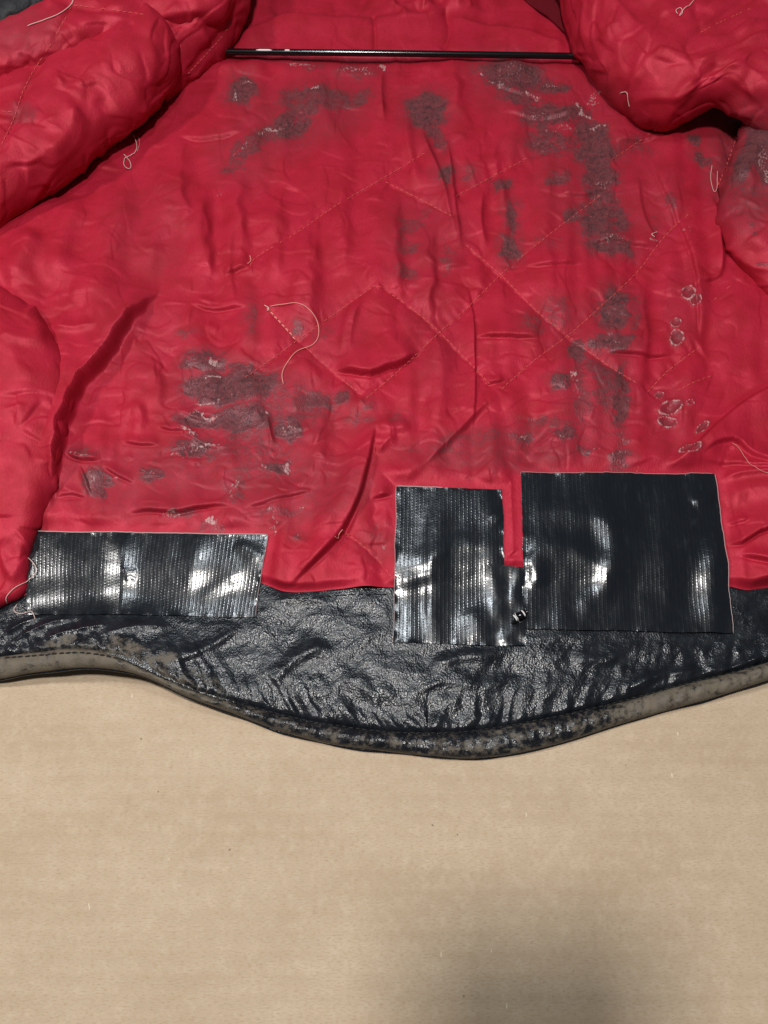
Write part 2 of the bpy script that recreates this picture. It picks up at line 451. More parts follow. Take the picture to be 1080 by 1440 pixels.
Z0 = 0.009
QUILT = [
    [(352, 374), (362, 361), (420, 326), (470, 291), (530, 256), (600, 214)],
    [(345, 531), (385, 503), (430, 470), (480, 435), (530, 400)],
    [(377, 433), (400, 458), (425, 484), (460, 515), (490, 541), (515, 560)],
    [(515, 560), (560, 522), (610, 475), (660, 430), (705, 386), (760, 340), (812, 300), (850, 270)],
    [(532, 402), (570, 428), (610, 460), (655, 505), (700, 552)],
    [(700, 552), (750, 508), (800, 471), (850, 426), (893, 386), (935, 332), (972, 298)],
    [(655, 345), (705, 388), (755, 438), (800, 474), (850, 511), (897, 540)],
    [(910, 552), (940, 521), (985, 487)],
    [(542, 256), (590, 280), (642, 308)],
    [(641, 276), (690, 250), (742, 222)],
    [(480, 745), (505, 763), (530, 785), (552, 813)],
    [(860, 225), (890, 205), (925, 180)],
]
def lining_height(X, Y):
    Z = np.full(X.shape, Z0)
    # broad, soft waves of the padded sheet
    Z += 0.0022*fbm(X/150, Y/260 + 3, 3) + 0.0017*fbm(X/55 + 9, Y/240, 2)
    # a net of fine, crisp creases
    wx, wy = X + 14*perlin(X/47, Y/41), Y + 12*perlin(X/52 + 5, Y/44)
    for (sx, sy, ox, am, wd) in ((85, 30, 0, 0.00050, 0.05), (60, 21, 40, 0.00034, 0.06), (34, 120, 80, 0.00055, 0.05), (44, 40, 120, 0.00030, 0.05)):
        n = perlin(wx/sx + ox, wy/sy - ox)
        mk = sstep(0.02, 0.40, fbm(X/75 + ox, Y/60 - ox, 2))
        Z += mk*am*0.6*(0.55*np.tanh(n/wd) - 0.8*np.exp(-(n/wd)**2))
    # quilting pulled down
    for q in QUILT:
        idx, d, t = line_dist(X, Y, q, 24)
        e = np.minimum(sstep(0, 0.06, t), sstep(0, 0.06, 1 - t))
        Z[idx] -= e*(0.0011*np.exp(-(d/15)**2) + 0.0009*np.exp(-np.abs(d)/3.5))
        # puckers across the stitching
        Ln = np.sum(np.linalg.norm(np.diff(np.array(q, float), axis=0), axis=1))
        Z[idx] += 0.00045*e*np.exp(-np.abs(d)/8)*perlin(t*Ln/8, np.sign(d)*2.5 + 3)
    def orient(pts):      # right-hand side of a fold = below it, or to its right
        dx, dy = pts[-1][0] - pts[0][0], pts[-1][1] - pts[0][1]
        return pts[::-1] if dy > 0.6*abs(dx) else pts
    C = lambda pts, h, wl, wr, **k: crease(X, Y, Z, orient(pts), h*(1.2 if h < 6 else 1.0)/1000, wl*1.25, wr*(0.85 if wr < 5 else 1.0), **{**k, 'gw': 0.75*k.get('gw', 2.8), 'groove': 1.3*k.get('groove', 0)/1000})
    # side walls: the sheet climbs towards the folded-back fronts
    Z += 0.010*sstep(170, -40, X)*sstep(250, 330, Y)*sstep(800, 600, Y)
    Z += 0.006*sstep(990, 1110, X)*sstep(330, 450, Y)
    # the big overlapping fold on the left
    C([(228, 402), (207, 430), (182, 462), (160, 492), (137, 522), (116, 552), (98, 600), (85, 660), (70, 720)], 15, 75, 3, taper=0.25, groove=0.4, gw=5, wob=4)
    C([(190, 240), (165, 330), (140, 400), (120, 470)], 4.5, 30, 26)
    C([(120, 270), (95, 350), (90, 420)], 5, 26, 20)
    C([(250, 230), (225, 320), (205, 400)], 2.6, 22, 16)
    C([(60, 330), (40, 380), (20, 420)], 4, 22, 16)
    C([(75, 470), (110, 475), (150, 468)], 2.0, 10, 5)
    C([(290, 250), (283, 330), (300, 400)], 1.6, 14, 9)
    C([(330, 300), (322, 370), (330, 440)], 2.2, 20, 7)
    C([(248, 190), (280, 196), (320, 193), (345, 186)], 1.6, 16, 2.5, groove=1.0)
    C([(265, 425), (290, 433), (320, 431), (350, 432)], 1.4, 14, 2.2, groove=0.8)
    C([(315, 388), (335, 378), (352, 376)], 2.0, 10, 2.2, groove=1.2)
    C([(385, 270), (380, 340), (388, 410)], 1.5, 26, 20)
    C([(440, 330), (432, 410), (436, 470)], 1.5, 26, 16)
    C([(500, 420), (486, 460), (478, 505)], 2.0, 6, 8)
    C([(512, 415), (497, 455), (490, 510)], 1.6, 8, 5)
    C([(468, 518), (490, 522), (520, 528), (548, 516), (565, 511), (592, 492)], 4.2, 30, 2.0, groove=2.2, gw=3.2, taper=0.2)
    C([(538, 90), (536, 130), (541, 175)], 2.6, 9, 5)
    C([(575, 150), (572, 190), (580, 230), (590, 270)], 2.2, 6, 10)
    C([(588, 165), (600, 205), (618, 245), (632, 300), (645, 350)], 2.6, 14, 5)
    C([(625, 180), (634, 230), (640, 290), (650, 360)], 2.0, 10, 4)
    C([(655, 390), (665, 440), (668, 500), (668, 560), (664, 610)], 3.0, 12, 3.2, groove=1.0, taper=0.35)
    C([(608, 440), (620, 500), (622, 560), (610, 620)], 2.4, 16, 20)
    C([(680, 260), (676, 310), (686, 350)], 1.8, 8, 5)
    C([(700, 245), (712, 300), (706, 350)], 1.4, 8, 8)
    C([(735, 373), (765, 376), (800, 372), (822, 370)], 1.6, 15, 2.2, groove=1.0)
    C([(665, 470), (700, 473), (740, 475), (765, 477)], 2.2, 15, 2.2, groove=1.3)
    C([(680, 537), (700, 536), (712, 533)], 1.6, 8, 2.2, groove=1.0)
    C([(850, 497), (880, 497), (910, 500), (950, 497)], 1.8, 14, 2.0, groove=1.1)
    C([(780, 275), (810, 276), (850, 272)], 1.4, 14, 2.2, groove=0.8)
    C([(825, 345), (860, 337), (900, 342), (935, 344)], 1.6, 14, 2.2, groove=0.9)
    C([(700, 155), (750, 165), (800, 160), (845, 150)], 1.2, 9, 2.4, groove=0.7)
    C([(690, 115), (730, 133), (770, 128)], 1.0, 8, 2.4, groove=0.6)
    C([(860, 200), (890, 197), (930, 190)], 1.6, 10, 2.5, groove=0.9)
    C([(915, 222), (930, 262), (948, 300), (964, 340), (976, 380), (982, 430), (985, 480)], 3.0, 6, 34, groove=0, taper=0.15)
    C([(912, 222), (927, 262), (945, 300), (961, 340), (973, 380), (979, 430), (982, 482)], -1.8, 2.6, 2.6, taper=0.15)
    C([(895, 240), (905, 300), (930, 350)], 1.2, 10, 4)
    C([(1000, 270), (1008, 330), (1012, 385), (1000, 400)], 3.2, 12, 5)
    C([(985, 398), (1000, 395), (1015, 388)], 1.6, 6, 2.5, groove=0.8)
    # lower right: folds running to the side seam
    C([(1130, 525), (1080, 552), (1045, 568), (1010, 597), (975, 630), (940, 660), (925, 680)], 4.8, 6, 36, taper=0.2)
    C([(1130, 520), (1080, 547), (1045, 564), (1008, 594), (973, 627), (938, 657)], -2.4, 3.2, 3.2, taper=0.2)
    C([(980, 645), (1000, 628), (1030, 622), (1052, 640), (1085, 662), (1130, 675)], 3.4, 14, 3, groove=1.2)
    C([(985, 648), (1010, 652), (1040, 655), (1100, 668)], 2.2, 10, 3, groove=0.9)
    C([(1000, 680), (1040, 668), (1080, 670), (1130, 680)], 2.8, 12, 5)
    C([(1010, 710), (1050, 690), (1100, 700)], 2.0, 18, 12)
    C([(1012, 762), (1040, 765), (1060, 752), (1090, 745), (1130, 740)], 4.2, 26, 3, groove=2.0, gw=3.5)
    C([(1036, 780), (1060, 786), (1100, 800)], 3.4, 9, 3, groove=1.6, gw=3.5)
    C([(1020, 735), (1035, 737), (1050, 733)], 1.6, 8, 2.4, groove=0.8)
    # lower middle: the long fold to the hem
    C([(528, 590), (520, 640), (508, 690), (488, 735), (462, 770), (430, 800), (402, 826)], 5.0, 26, 4.5, taper=0.25, groove=1.6, gw=4.5)
    C([(500, 620), (490, 680), (470, 725), (440, 765)], 2.0, 16, 14)
    C([(520, 700), (550, 694), (570, 686), (584, 674)], 3.2, 14, 2.4, groove=2.0, gw=3.2)
    C([(525, 598), (550, 604), (580, 600)], 1.8, 9, 6)
    C([(530, 640), (545, 620), (560, 615)], 1.6, 10, 5)
    C([(600, 640), (575, 670), (560, 700)], 1.6, 18, 10)
    C([(700, 552), (660, 590), (620, 630), (585, 665)], 2.4, 26, 5)
    C([(340, 715), (370, 708), (400, 698), (440, 690)], 1.4, 10, 2.6, groove=0.8)
    C([(175, 722), (205, 717), (245, 720), (290, 712), (330, 711)], 3.0, 16, 2.6, groove=1.7, gw=3)
    C([(95, 640), (115, 648), (145, 648)], 2.0, 8, 2.6, groove=1.4)
    C([(115, 655), (125, 680), (130, 700)], 1.6, 5, 3, groove=0.9)
    C([(145, 655), (165, 668), (190, 680)], 1.6, 7, 3, groove=1.0)
    C([(80, 702), (100, 695), (125, 700)], 1.4, 7, 3, groove=0.7)
    C([(170, 620), (200, 625), (225, 622)], 1.3, 9, 2.6, groove=0.8)
    C([(220, 598), (245, 603), (262, 600)], 1.3, 7, 2.6, groove=0.8)
    C([(375, 580), (382, 615), (390, 625)], 1.6, 6, 4)
    C([(205, 510), (225, 540), (215, 580)], 1.0, 12, 8)
    C([(190, 560), (200, 590), (185, 610)], 1.0, 12, 8)
    C([(240, 590), (290, 625), (330, 628)], 1.0, 7, 4)
    C([(250, 575), (280, 585), (300, 590)], 1.0, 5, 3)
    C([(452, 540), (440, 520), (420, 500)], 0.8, 12, 6)
    C([(550, 770), (552, 740), (540, 715)], 1.6, 12, 5)
    C([(706, 790), (718, 778), (735, 770)], 1.8, 6, 2.2, groove=1.2)
    C([(712, 800), (722, 792), (738, 788)], 1.6, 5, 2.2, groove=1.0)
    # soft standing pleats, steep on the side away from the lamp
    for x, y0, y1, hh, wl, wr in ((258, 215, 340, 2.4, 20, 9), (292, 250, 420, 2.8, 22, 8), (338, 235, 400, 2.8, 24, 9), (392, 250, 430, 2.2, 26, 12), (437, 260, 480, 2.4, 24, 11), (482, 250, 400, 2.0, 22, 10),
                                  (556, 270, 440, 2.4, 24, 10), (604, 300, 470, 2.2, 20, 9), (700, 160, 330, 1.8, 24, 10), (770, 300, 440, 1.6, 26, 12), (640, 90, 170, 2.0, 20, 9), (455, 90, 200, 1.6, 20, 9), (905, 380, 520, 1.8, 26, 12)):
        C([(x + 4, y0), (x - 3, (2*y0 + y1)/3), (x + 2, (y0 + 2*y1)/3), (x - 4, y1)], hh, wl, wr, taper=0.4, wob=5)
    # short random tucks all over
    r = np.random.default_rng(21)
    for i in range(230):
        x, y = r.uniform(60, 1060), r.uniform(95, 790); l = r.uniform(14, 60); a = r.normal(0, 0.35) + (math.pi/2 if r.random() < 0.3 else 0)
        dx, dy = l*math.cos(a)/2, l*math.sin(a)/2
        C([(x - dx, y - dy), (x + r.normal(0, 3), y + r.normal(0, 4)), (x + dx, y + dy)], r.uniform(0.12, 0.6), r.uniform(4, 13), r.uniform(2.0, 3.2), taper=0.45, groove=r.uniform(0, 0.25))
    # around the hanger rod: bunched, and the yoke behind it
    Z += 0.0016*np.exp(-((Y - 96)/10)**2)*(0.6 + perlin(X/26, Y*0 + 1.5))
    Z -= 0.0030*np.exp(-((Y - 80)/7)**2)
    C([(525, 20), (528, 50), (527, 72)], -2.2, 4, 4, taper=0.1)
    C([(625, 15), (632, 45), (622, 72)], -2.2, 5, 5, taper=0.1)
    C([(330, 60), (400, 30), (480, 30), (560, 30), (630, 25)], 3.6, 5, 24, taper=0.1)
    C([(630, 30), (700, 40), (760, 52), (800, 66)], 1.6, 4, 14, taper=0.1)
    wv = 4*perlin(X/30, X*0 + 8.5)
    Z -= 0.0070*sstep(28, 6, Y + wv)*sstep(372, 392, X)*sstep(528, 500, X + 0.6*Y)
    Z += 0.0035*sstep(34, 10, Y)*sstep(510, 560, X)*sstep(720, 640, X)*(1 + 1.2*perlin(X/22, Y/16))
    for a, b in (((545, 5), (575, 28)), ((600, -5), (590, 22)), ((640, 2), (665, 18))):
        C([a, ((a[0]+b[0])/2 + 4, (a[1]+b[1])/2), b], 3.0, 8, 5)
    # raised rims of the worn-through rings
    for (x, y, rx, ry, an) in RINGS:
        idx = np.nonzero((abs(X - x) < 30) & (abs(Y - y) < 30))[0]
        c, s = math.cos(math.radians(an)), math.sin(math.radians(an))
        u, v = X[idx] - x, Y[idx] - y
        d = np.sqrt(((u*c + v*s)/rx)**2 + ((-u*s + v*c)/ry)**2)
        Z[idx] += 0.0004*np.exp(-((d - 1)/0.25)**2) - 0.0002*sstep(1, 0.6, d)
    # flattened under the tape, and the free edge turning down onto the leather
    tm = tape_mask(X, Y, -26, -2)
    Z = Z*(1 - tm) + (Z0 - 0.0012)*tm - 0.0022*tape_mask(X, Y, 2, 9)
    de = lin_edge_y(X) - Y
    lift = np.exp(-((X - 515)/24)**2)
    k = sstep(0, 13, de)
    Z = (0.0052 + 0.0042*lift)*(1 - k) + Z*k
    return Z

RINGS = [(967, 413, 9, 9, 0), (976, 424, 7, 7, 30), (950, 454, 7, 6, 0), (951, 475, 9, 11, 0), (942, 572, 16, 9, -15), (938, 592, 13, 7, 10),
         (969, 567, 5, 4, 0), (986, 601, 11, 5, -45), (967, 634, 13, 7, -5), (928, 553, 6, 5, 0)]
STAINS = [  # worn to grey
    (340, 131, 15, 15, 0, 0.8), (440, 138, 42, 13, -4, 0.62), (490, 138, 26, 9, -10, 0.6), (415, 168, 32, 15, -35, 0.72), (385, 188, 26, 8, -20, 0.55),
    (345, 212, 22, 10, -45, 0.6), (330, 236, 12, 9, -40, 0.5), (500, 98, 30, 8, 0, 0.45), (430, 92, 26, 6, 10, 0.4),
    (720, 108, 36, 19, 8, 0.8), (776, 120, 22, 8, 10, 0.7), (742, 143, 34, 7, 15, 0.7), (760, 163, 24, 13, 20, 0.75), (796, 163, 17, 12, 0, 0.72),
    (822, 160, 15, 11, 30, 0.6), (828, 186, 17, 13, 0, 0.85), (778, 203, 34, 12, 0, 0.62), (770, 190, 22, 8, 0, 0.6), (836, 214, 22, 15, 0, 0.85), (842, 246, 19, 17, 10, 0.85),
    (845, 280, 20, 14, 0, 0.72), (850, 312, 27, 17, 0, 0.85), (858, 345, 26, 9, 8, 0.8), (788, 255, 16, 8, -15, 0.66), (806, 303, 10, 8, -30, 0.7), (775, 345, 16, 5, 10, 0.4),
    (600, 155, 21, 18, 0, 0.85), (608, 180, 12, 9, 20, 0.75), (620, 200, 7, 10, 0, 0.6), (626, 246, 11, 8, -20, 0.8), (618, 160, 8, 12, 0, 0.55),
    (580, 318, 16, 9, -40, 0.5), (575, 350, 14, 8, 0, 0.5), (571, 385, 12, 7, 0, 0.5), (595, 300, 10, 6, -40, 0.45), (630, 360, 6, 16, 0, 0.45),
    (706, 262, 9, 5, 30, 0.75), (721, 305, 6, 14, -5, 0.8), (717, 347, 9, 12, 0, 0.85), (660, 245, 5, 7, 0, 0.5),
    (862, 436, 15, 24, 12, 0.85), (858, 483, 22, 9, 0, 0.85), (814, 496, 8, 12, 0, 0.75), (790, 538, 10, 8, 0, 0.75), (812, 530, 8, 14, 0, 0.55), (842, 520, 18, 9, 20, 0.62),
    (872, 556, 9, 36, 0, 0.72), (850, 545, 12, 30, 0, 0.52), (820, 570, 9, 26, 0, 0.5), (792, 613, 12, 9, 0, 0.8), (822, 633, 10, 4, 20, 0.7), (735, 613, 12, 8, 0, 0.55),
    (870, 646, 10, 8, 0, 0.7), (872, 618, 9, 8, 0, 0.5), (893, 440, 6, 22, 0, 0.45), (785, 440, 12, 16, -30, 0.45), (750, 455, 16, 12, 0, 0.4), (780, 596, 40, 4, 5, 0.45),
    (287, 508, 23, 9, 0, 0.85), (303, 545, 36, 15, 8, 0.92), (345, 540, 32, 16, 0, 0.85), (340, 520, 14, 8, 10, 0.6), (282, 590, 28, 8, 5, 0.85), (330, 592, 40, 11, 5, 0.8),
    (350, 582, 26, 8, 0, 0.85), (270, 627, 24, 9, -5, 0.75), (407, 601, 14, 11, 0, 0.95), (395, 560, 50, 22, 20, 0.45), (450, 565, 20, 9, 15, 0.62), (482, 558, 8, 6, 0, 0.7),
    (390, 655, 14, 5, 0, 0.75), (375, 655, 40, 12, 0, 0.35), (212, 667, 14, 7, 0, 0.65), (137, 680, 16, 14, 30, 0.7), (325, 625, 60, 16, 0, 0.45), (330, 690, 14, 16, 20, 0.4),
    (385, 718, 30, 6, 0, 0.45), (300, 740, 16, 4, 0, 0.5), (255, 722, 16, 3, 0, 0.55), (420, 755, 6, 4, 0, 0.5), (530, 750, 8, 10, 0, 0.35), (125, 640, 14, 5, 0, 0.5),
    (420, 463, 7, 6, 0, 0.6), (353, 450, 6, 22, 0, 0.4), (455, 465, 14, 8, 0, 0.35), (500, 590, 20, 8, 0, 0.35), (560, 590, 10, 5, 0, 0.35), (520, 572, 8, 5, 0, 0.4),
    (900, 200, 6, 6, 0, 0.5), (978, 200, 7, 5, 30, 0.75), (988, 226, 12, 5, 35, 0.7), (940, 285, 9, 6, 60, 0.6), (893, 210, 24, 18, 0, 0.38), (920, 315, 8, 8, 0, 0.35),
    (640, 620, 60, 10, -12, 0.32), (260, 470, 8, 4, 0, 0.4),
]
DIRT = [
    (360, 570, 120, 60, 10, 0.7), (320, 660, 180, 45, 0, 0.6), (420, 700, 110, 40, -10, 0.55), (200, 690, 110, 40, 0, 0.5), (720, 630, 150, 34, -3, 0.7), (840, 560, 60, 80, 0, 0.55),
    (820, 220, 70, 120, 0, 0.5), (780, 150, 110, 40, 10, 0.45), (430, 160, 110, 50, -20, 0.55), (340, 220, 50, 50, 0, 0.35), (600, 330, 60, 60, 0, 0.35), (610, 170, 40, 45, 0, 0.3),
    (830, 470, 70, 50, 0, 0.4), (530, 760, 30, 30, 0, 0.35), (910, 280, 50, 70, 0, 0.35), (940, 590, 40, 60, 0, 0.3), (610, 470, 40, 90, 0, 0.25), (450, 470, 60, 50, 0, 0.25),
    (1052, 235, 60, 90, 0, 0.95), (20, 40, 60, 40, 0, 0.5), (30, 155, 20, 16, 0, 0.7), (960, 430, 30, 50, 0, 0.25), (200, 470, 60, 80, 0, 0.2), (210, 330, 60, 80, 0, 0.25),
]
PALE = [
    (302, 508, 8, 5, 0, 0.75), (300, 532, 18, 3, -8, 0.7), (292, 562, 18, 3, -15, 0.65), (285, 581, 22, 3, 12, 0.75), (265, 605, 14, 3, 40, 0.7), (285, 625, 26, 3, -5, 0.7), (250, 640, 16, 3, 0, 0.55),
    (318, 558, 40, 22, 0, 0.22), (375, 580, 4, 5, 0, 0.7), (407, 600, 14, 10, 0, 0.38), (404, 656, 6, 4, 0, 0.7), (372, 658, 6, 3, 0, 0.6), (328, 690, 5, 18, 15, 0.5), (120, 640, 22, 3, 5, 0.55),
    (128, 675, 4, 12, -20, 0.5), (245, 722, 14, 3, 0, 0.6), (297, 736, 8, 5, 0, 0.75), (378, 715, 16, 3, 0, 0.55), (384, 735, 4, 20, 0, 0.5), (420, 715, 14, 2, 0, 0.5), (160, 672, 4, 3, 0, 0.6), (213, 662, 8, 3, 0, 0.55),
    (340, 121, 12, 3, 0, 0.6), (330, 140, 4, 10, 0, 0.6), (420, 92, 26, 4, 8, 0.55), (500, 96, 26, 6, 0, 0.5), (538, 92, 4, 6, 0, 0.75), (380, 186, 26, 4, -15, 0.5), (308, 270, 8, 6, -40, 0.35), (440, 125, 8, 5, 0, 0.6),
    (410, 170, 36, 3, -45, 0.4), (345, 212, 24, 5, -40, 0.35),
    (700, 122, 14, 4, 10, 0.55), (722, 105, 34, 16, 0, 0.30), (748, 133, 14, 4, 20, 0.6), (775, 118, 14, 3, 5, 0.6), (820, 155, 22, 4, 38, 0.7), (835, 136, 12, 12, 0, 0.5), (838, 178, 12, 3, 0, 0.65), (674, 108, 5, 4, 0, 0.6),
    (762, 160, 30, 3, 0, 0.4), (790, 182, 30, 3, 0, 0.35), (765, 205, 30, 14, 0, 0.24), (845, 260, 16, 3, 0, 0.4), (860, 335, 16, 4, 0, 0.5), (850, 300, 18, 2, 0, 0.4),
    (805, 528, 6, 8, 20, 0.75), (812, 548, 4, 18, 0, 0.4), (735, 612, 10, 5, 0, 0.5), (790, 618, 12, 3, 0, 0.45), (860, 483, 14, 3, 0, 0.35), (870, 640, 12, 5, 0, 0.4), (870, 615, 10, 4, 0, 0.35), (838, 634, 6, 3, 0, 0.45),
    (900, 660, 3, 3, 0, 0.5), (680, 640, 3, 2, 0, 0.4), (540, 770, 4, 3, 0, 0.6), (422, 752, 5, 3, 0, 0.4), (920, 335, 4, 3, 0, 0.7), (897, 180, 4, 3, 0, 0.5), (962, 325, 4, 4, 0, 0.5), (875, 132, 4, 3, 0, 0.7),
]
def lining_attrs(X, Y):
    st = np.zeros(X.shape); di = np.zeros(X.shape); pa = np.zeros(X.shape)
    X0, Y0 = X, Y
    X = X + 7*fbm(X/24 + 31, Y/19, 3) + 3*perlin(X/6, Y/6); Y = Y + 6*fbm(X/22, Y/18 + 77, 3) + 2.5*perlin(X/6 + 9, Y/6)
    blobs(X, Y, st, [(x, y, rx*1.3 + 2, ry*1.3 + 2, a, v) for x, y, rx, ry, a, v in STAINS]); blobs(X, Y, di, DIRT)
    blobs(X, Y, di, [(x, y, rx*1.7 + 6, ry*1.7 + 6, a, 0.8*v) for x, y, rx, ry, a, v in STAINS]); blobs(X, Y, pa, PALE)
    # stains break up along the creases of the cloth
    g = ridged(X/38 + 0.4*perlin(X/20, Y/20), Y/24, 2)
    st = st*(1 - 0.55*sstep(1.15, 1.42, g)) 
    st = np.where(st > 0.02, st + 0.10*fbm(X/11, Y/9, 2), st)
    X, Y = X0, Y0
    for (x, y, rx, ry, an) in RINGS:
        idx = np.nonzero((abs(X - x) < 30) & (abs(Y - y) < 30))[0]
        c, s = math.cos(math.radians(an)), math.sin(math.radians(an))
        u, v = X[idx] - x, Y[idx] - y
        d = np.sqrt(((u*c + v*s)/rx)**2 + ((-u*s + v*c)/ry)**2) + 0.12*perlin(X[idx]/7, Y[idx]/7)
        ang = 0.78 + 0.45*perlin(np.arctan2(v, u)*1.1 + x, v*0 + y)
        pa[idx] = np.maximum(pa[idx], ang*0.95*np.exp(-((d - 1.0)/0.19)**2))
        st[idx] = np.maximum(st[idx], 0.46*sstep(1.05, 0.8, d))
        di[idx] = np.maximum(di[idx], 0.5*sstep(1.7, 1.1, d))
    return {'stain': np.clip(st, 0, 1), 'dirt': np.clip(di, 0, 1), 'pale': np.clip(pa, 0, 1)}

def build_back_lining():
    xs = np.arange(-70, 1152, 1.5); nr = 640
    t = np.linspace(0, 1, nr)
    yb = lin_edge_y(xs)
    Y = -150 + (yb[None, :] + 150)*t[:, None]; X = np.broadcast_to(xs[None, :], Y.shape)
    Xr, Yr = X.ravel(), Y.ravel()
    z = lining_height(Xr, Yr)
    p = G(Xr, Yr, Z0); p[:, 2] = z
    hold = 0.02*np.ones(Xr.shape)*0
    for q in QUILT:
        idx, d, t_ = line_dist(Xr, Yr, q, 8); hold[idx] = np.maximum(hold[idx], 0.10*np.exp(-(d/3)**2))
    hold = np.maximum(hold, tape_mask(Xr, Yr, -14, 0)); hold = np.maximum(hold, sstep(8, 3, lin_edge_y(Xr) - Yr))
    hold = np.maximum(hold, 0.6*np.exp(-((Yr - 78)/8)**2))
    hold = hold.reshape(Y.shape); hold[:2] = 1; hold[:, :2] = 1; hold[:, -2:] = 1
    tight = (1 - 0.4*sstep(330, 120, Y))*np.clip(0.7 + 1.2*fbm(X/140, Y/140, 2), 0.1, 1.6)
    p = relax(p.reshape(nr, -1, 3), 0.045*tight, 0.035*tight, ((9, 140), (4, 50), (2, 20)), hold, 3.0).reshape(-1, 3)
    return jpart('back_lining', p, grid_faces(nr, len(xs)), M_LIN, attrs=lining_attrs(Xr, Yr)), Xr.reshape(Y.shape), Y, z.reshape(Y.shape)
back_lining, BX, BY, BZ = build_back_lining()
tag(back_lining, 'worn red quilted lining with grey bald patches')

# ---- leather hem facing
def leather_base(X, Y):
    """low, slow height of the hem without its wrinkles"""
    lift = 0.014*np.exp(-((X - 160)/160)**2) + 0.004*sstep(900, 1120, X)
    t = np.clip((Y - lin_edge_y(X))/(hem_edge_y(X) - lin_edge_y(X)), 0, 1.1)
    return 0.0042 + lift*t**1.3 + 0.0016*fbm(X/130 + 4, Y/90, 2)*t
def leather_height(X, Y):
    Z = leather_base(X, Y)
    up = hem_seam_y(X) - Y                    # distance above the hem seam
    s = X + 0.55*up*np.where(X < 600, 1, -0.35)     # puckers lean
    near = np.exp(-np.clip(up, 0, None)/34)*sstep(-4, 8, up)
    n1 = perlin(s/15 + 0.4*perlin(X/30, Y/30), up/60 + 7)
    Z += 0.0018*near*np.clip(n1 + 0.15, -0.5, 1)
    Z += 0.0008*perlin(X/44 + 0.5*perlin(X/60, Y/60), Y/30)*sstep(0, 25, up)
    Z += 0.0002*ridged((X*0.8 - Y*0.6)/52, (X*0.6 + Y*0.8)/24, 2)*sstep(0, 20, up)
    Z += 0.00011*fbm(X/9, Y/8, 2)
    Z -= 0.0026*np.exp(-(up/5)**2)
    C = lambda pts, h, wl, wr, **k: crease(X, Y, Z, pts, h/1000, wl, wr, **k)
    C([(0, 900), (25, 885), (60, 868), (90, 862)], 2.2, 6, 4)
    C([(10, 912), (45, 892), (85, 876), (120, 872)], 1.8, 6, 4)
    C([(60, 905), (110, 890), (170, 880)], 1.6, 7, 5)
    C([(140, 900), (190, 886), (250, 884)], 1.4, 8, 5)
    C([(230, 940), (290, 915), (345, 880)], 1.6, 10, 6)
    C([(380, 965), (420, 925), (470, 905)], 1.6, 12, 8)
    C([(600, 940), (650, 925), (700, 925)], 1.8, 12, 8)
    C([(560, 985), (620, 960), (680, 965), (730, 950)], 1.5, 14, 9)
    C([(800, 925), (850, 930), (880, 915)], 1.6, 12, 8)
    C([(870, 975), (930, 950), (1000, 945)], 1.6, 8, 6)
    C([(985, 930), (1010, 945), (1080, 920)], 1.6, 6, 5)
    C([(370, 850), (420, 842), (480, 850)], 1.0, 10, 6)
    tm = tape_mask(X, Y, -14, 0)
    return Z*(1 - tm) + leather_base(X, Y)*tm - 0.0020*tape_mask(X, Y, 2, 8)
def worn_attr(X, Y, welt):
    up = hem_seam_y(X) - Y
    side = np.maximum(sstep(400, 190, X), 0.85*sstep(780, 930, X))
    if welt:
        return np.clip(0.36 + 0.46*side + 0.16*fbm(X/24, Y/10, 3), 0, 1)
    w = np.exp(-np.clip(up, 0, None)/26)*0.62*np.exp(-((X - 210)/125)**2) + np.exp(-np.clip(up, 0, None)/7)*0.30*side
    b = np.zeros_like(X)
    blobs(X, Y, b, [(95, 905, 26, 8, -15, 0.5), (185, 912, 30, 10, 20, 0.6), (240, 930, 20, 10, 0, 0.5), (290, 955, 30, 10, 30, 0.42)])
    return np.clip(np.maximum(w, b), 0, 1)
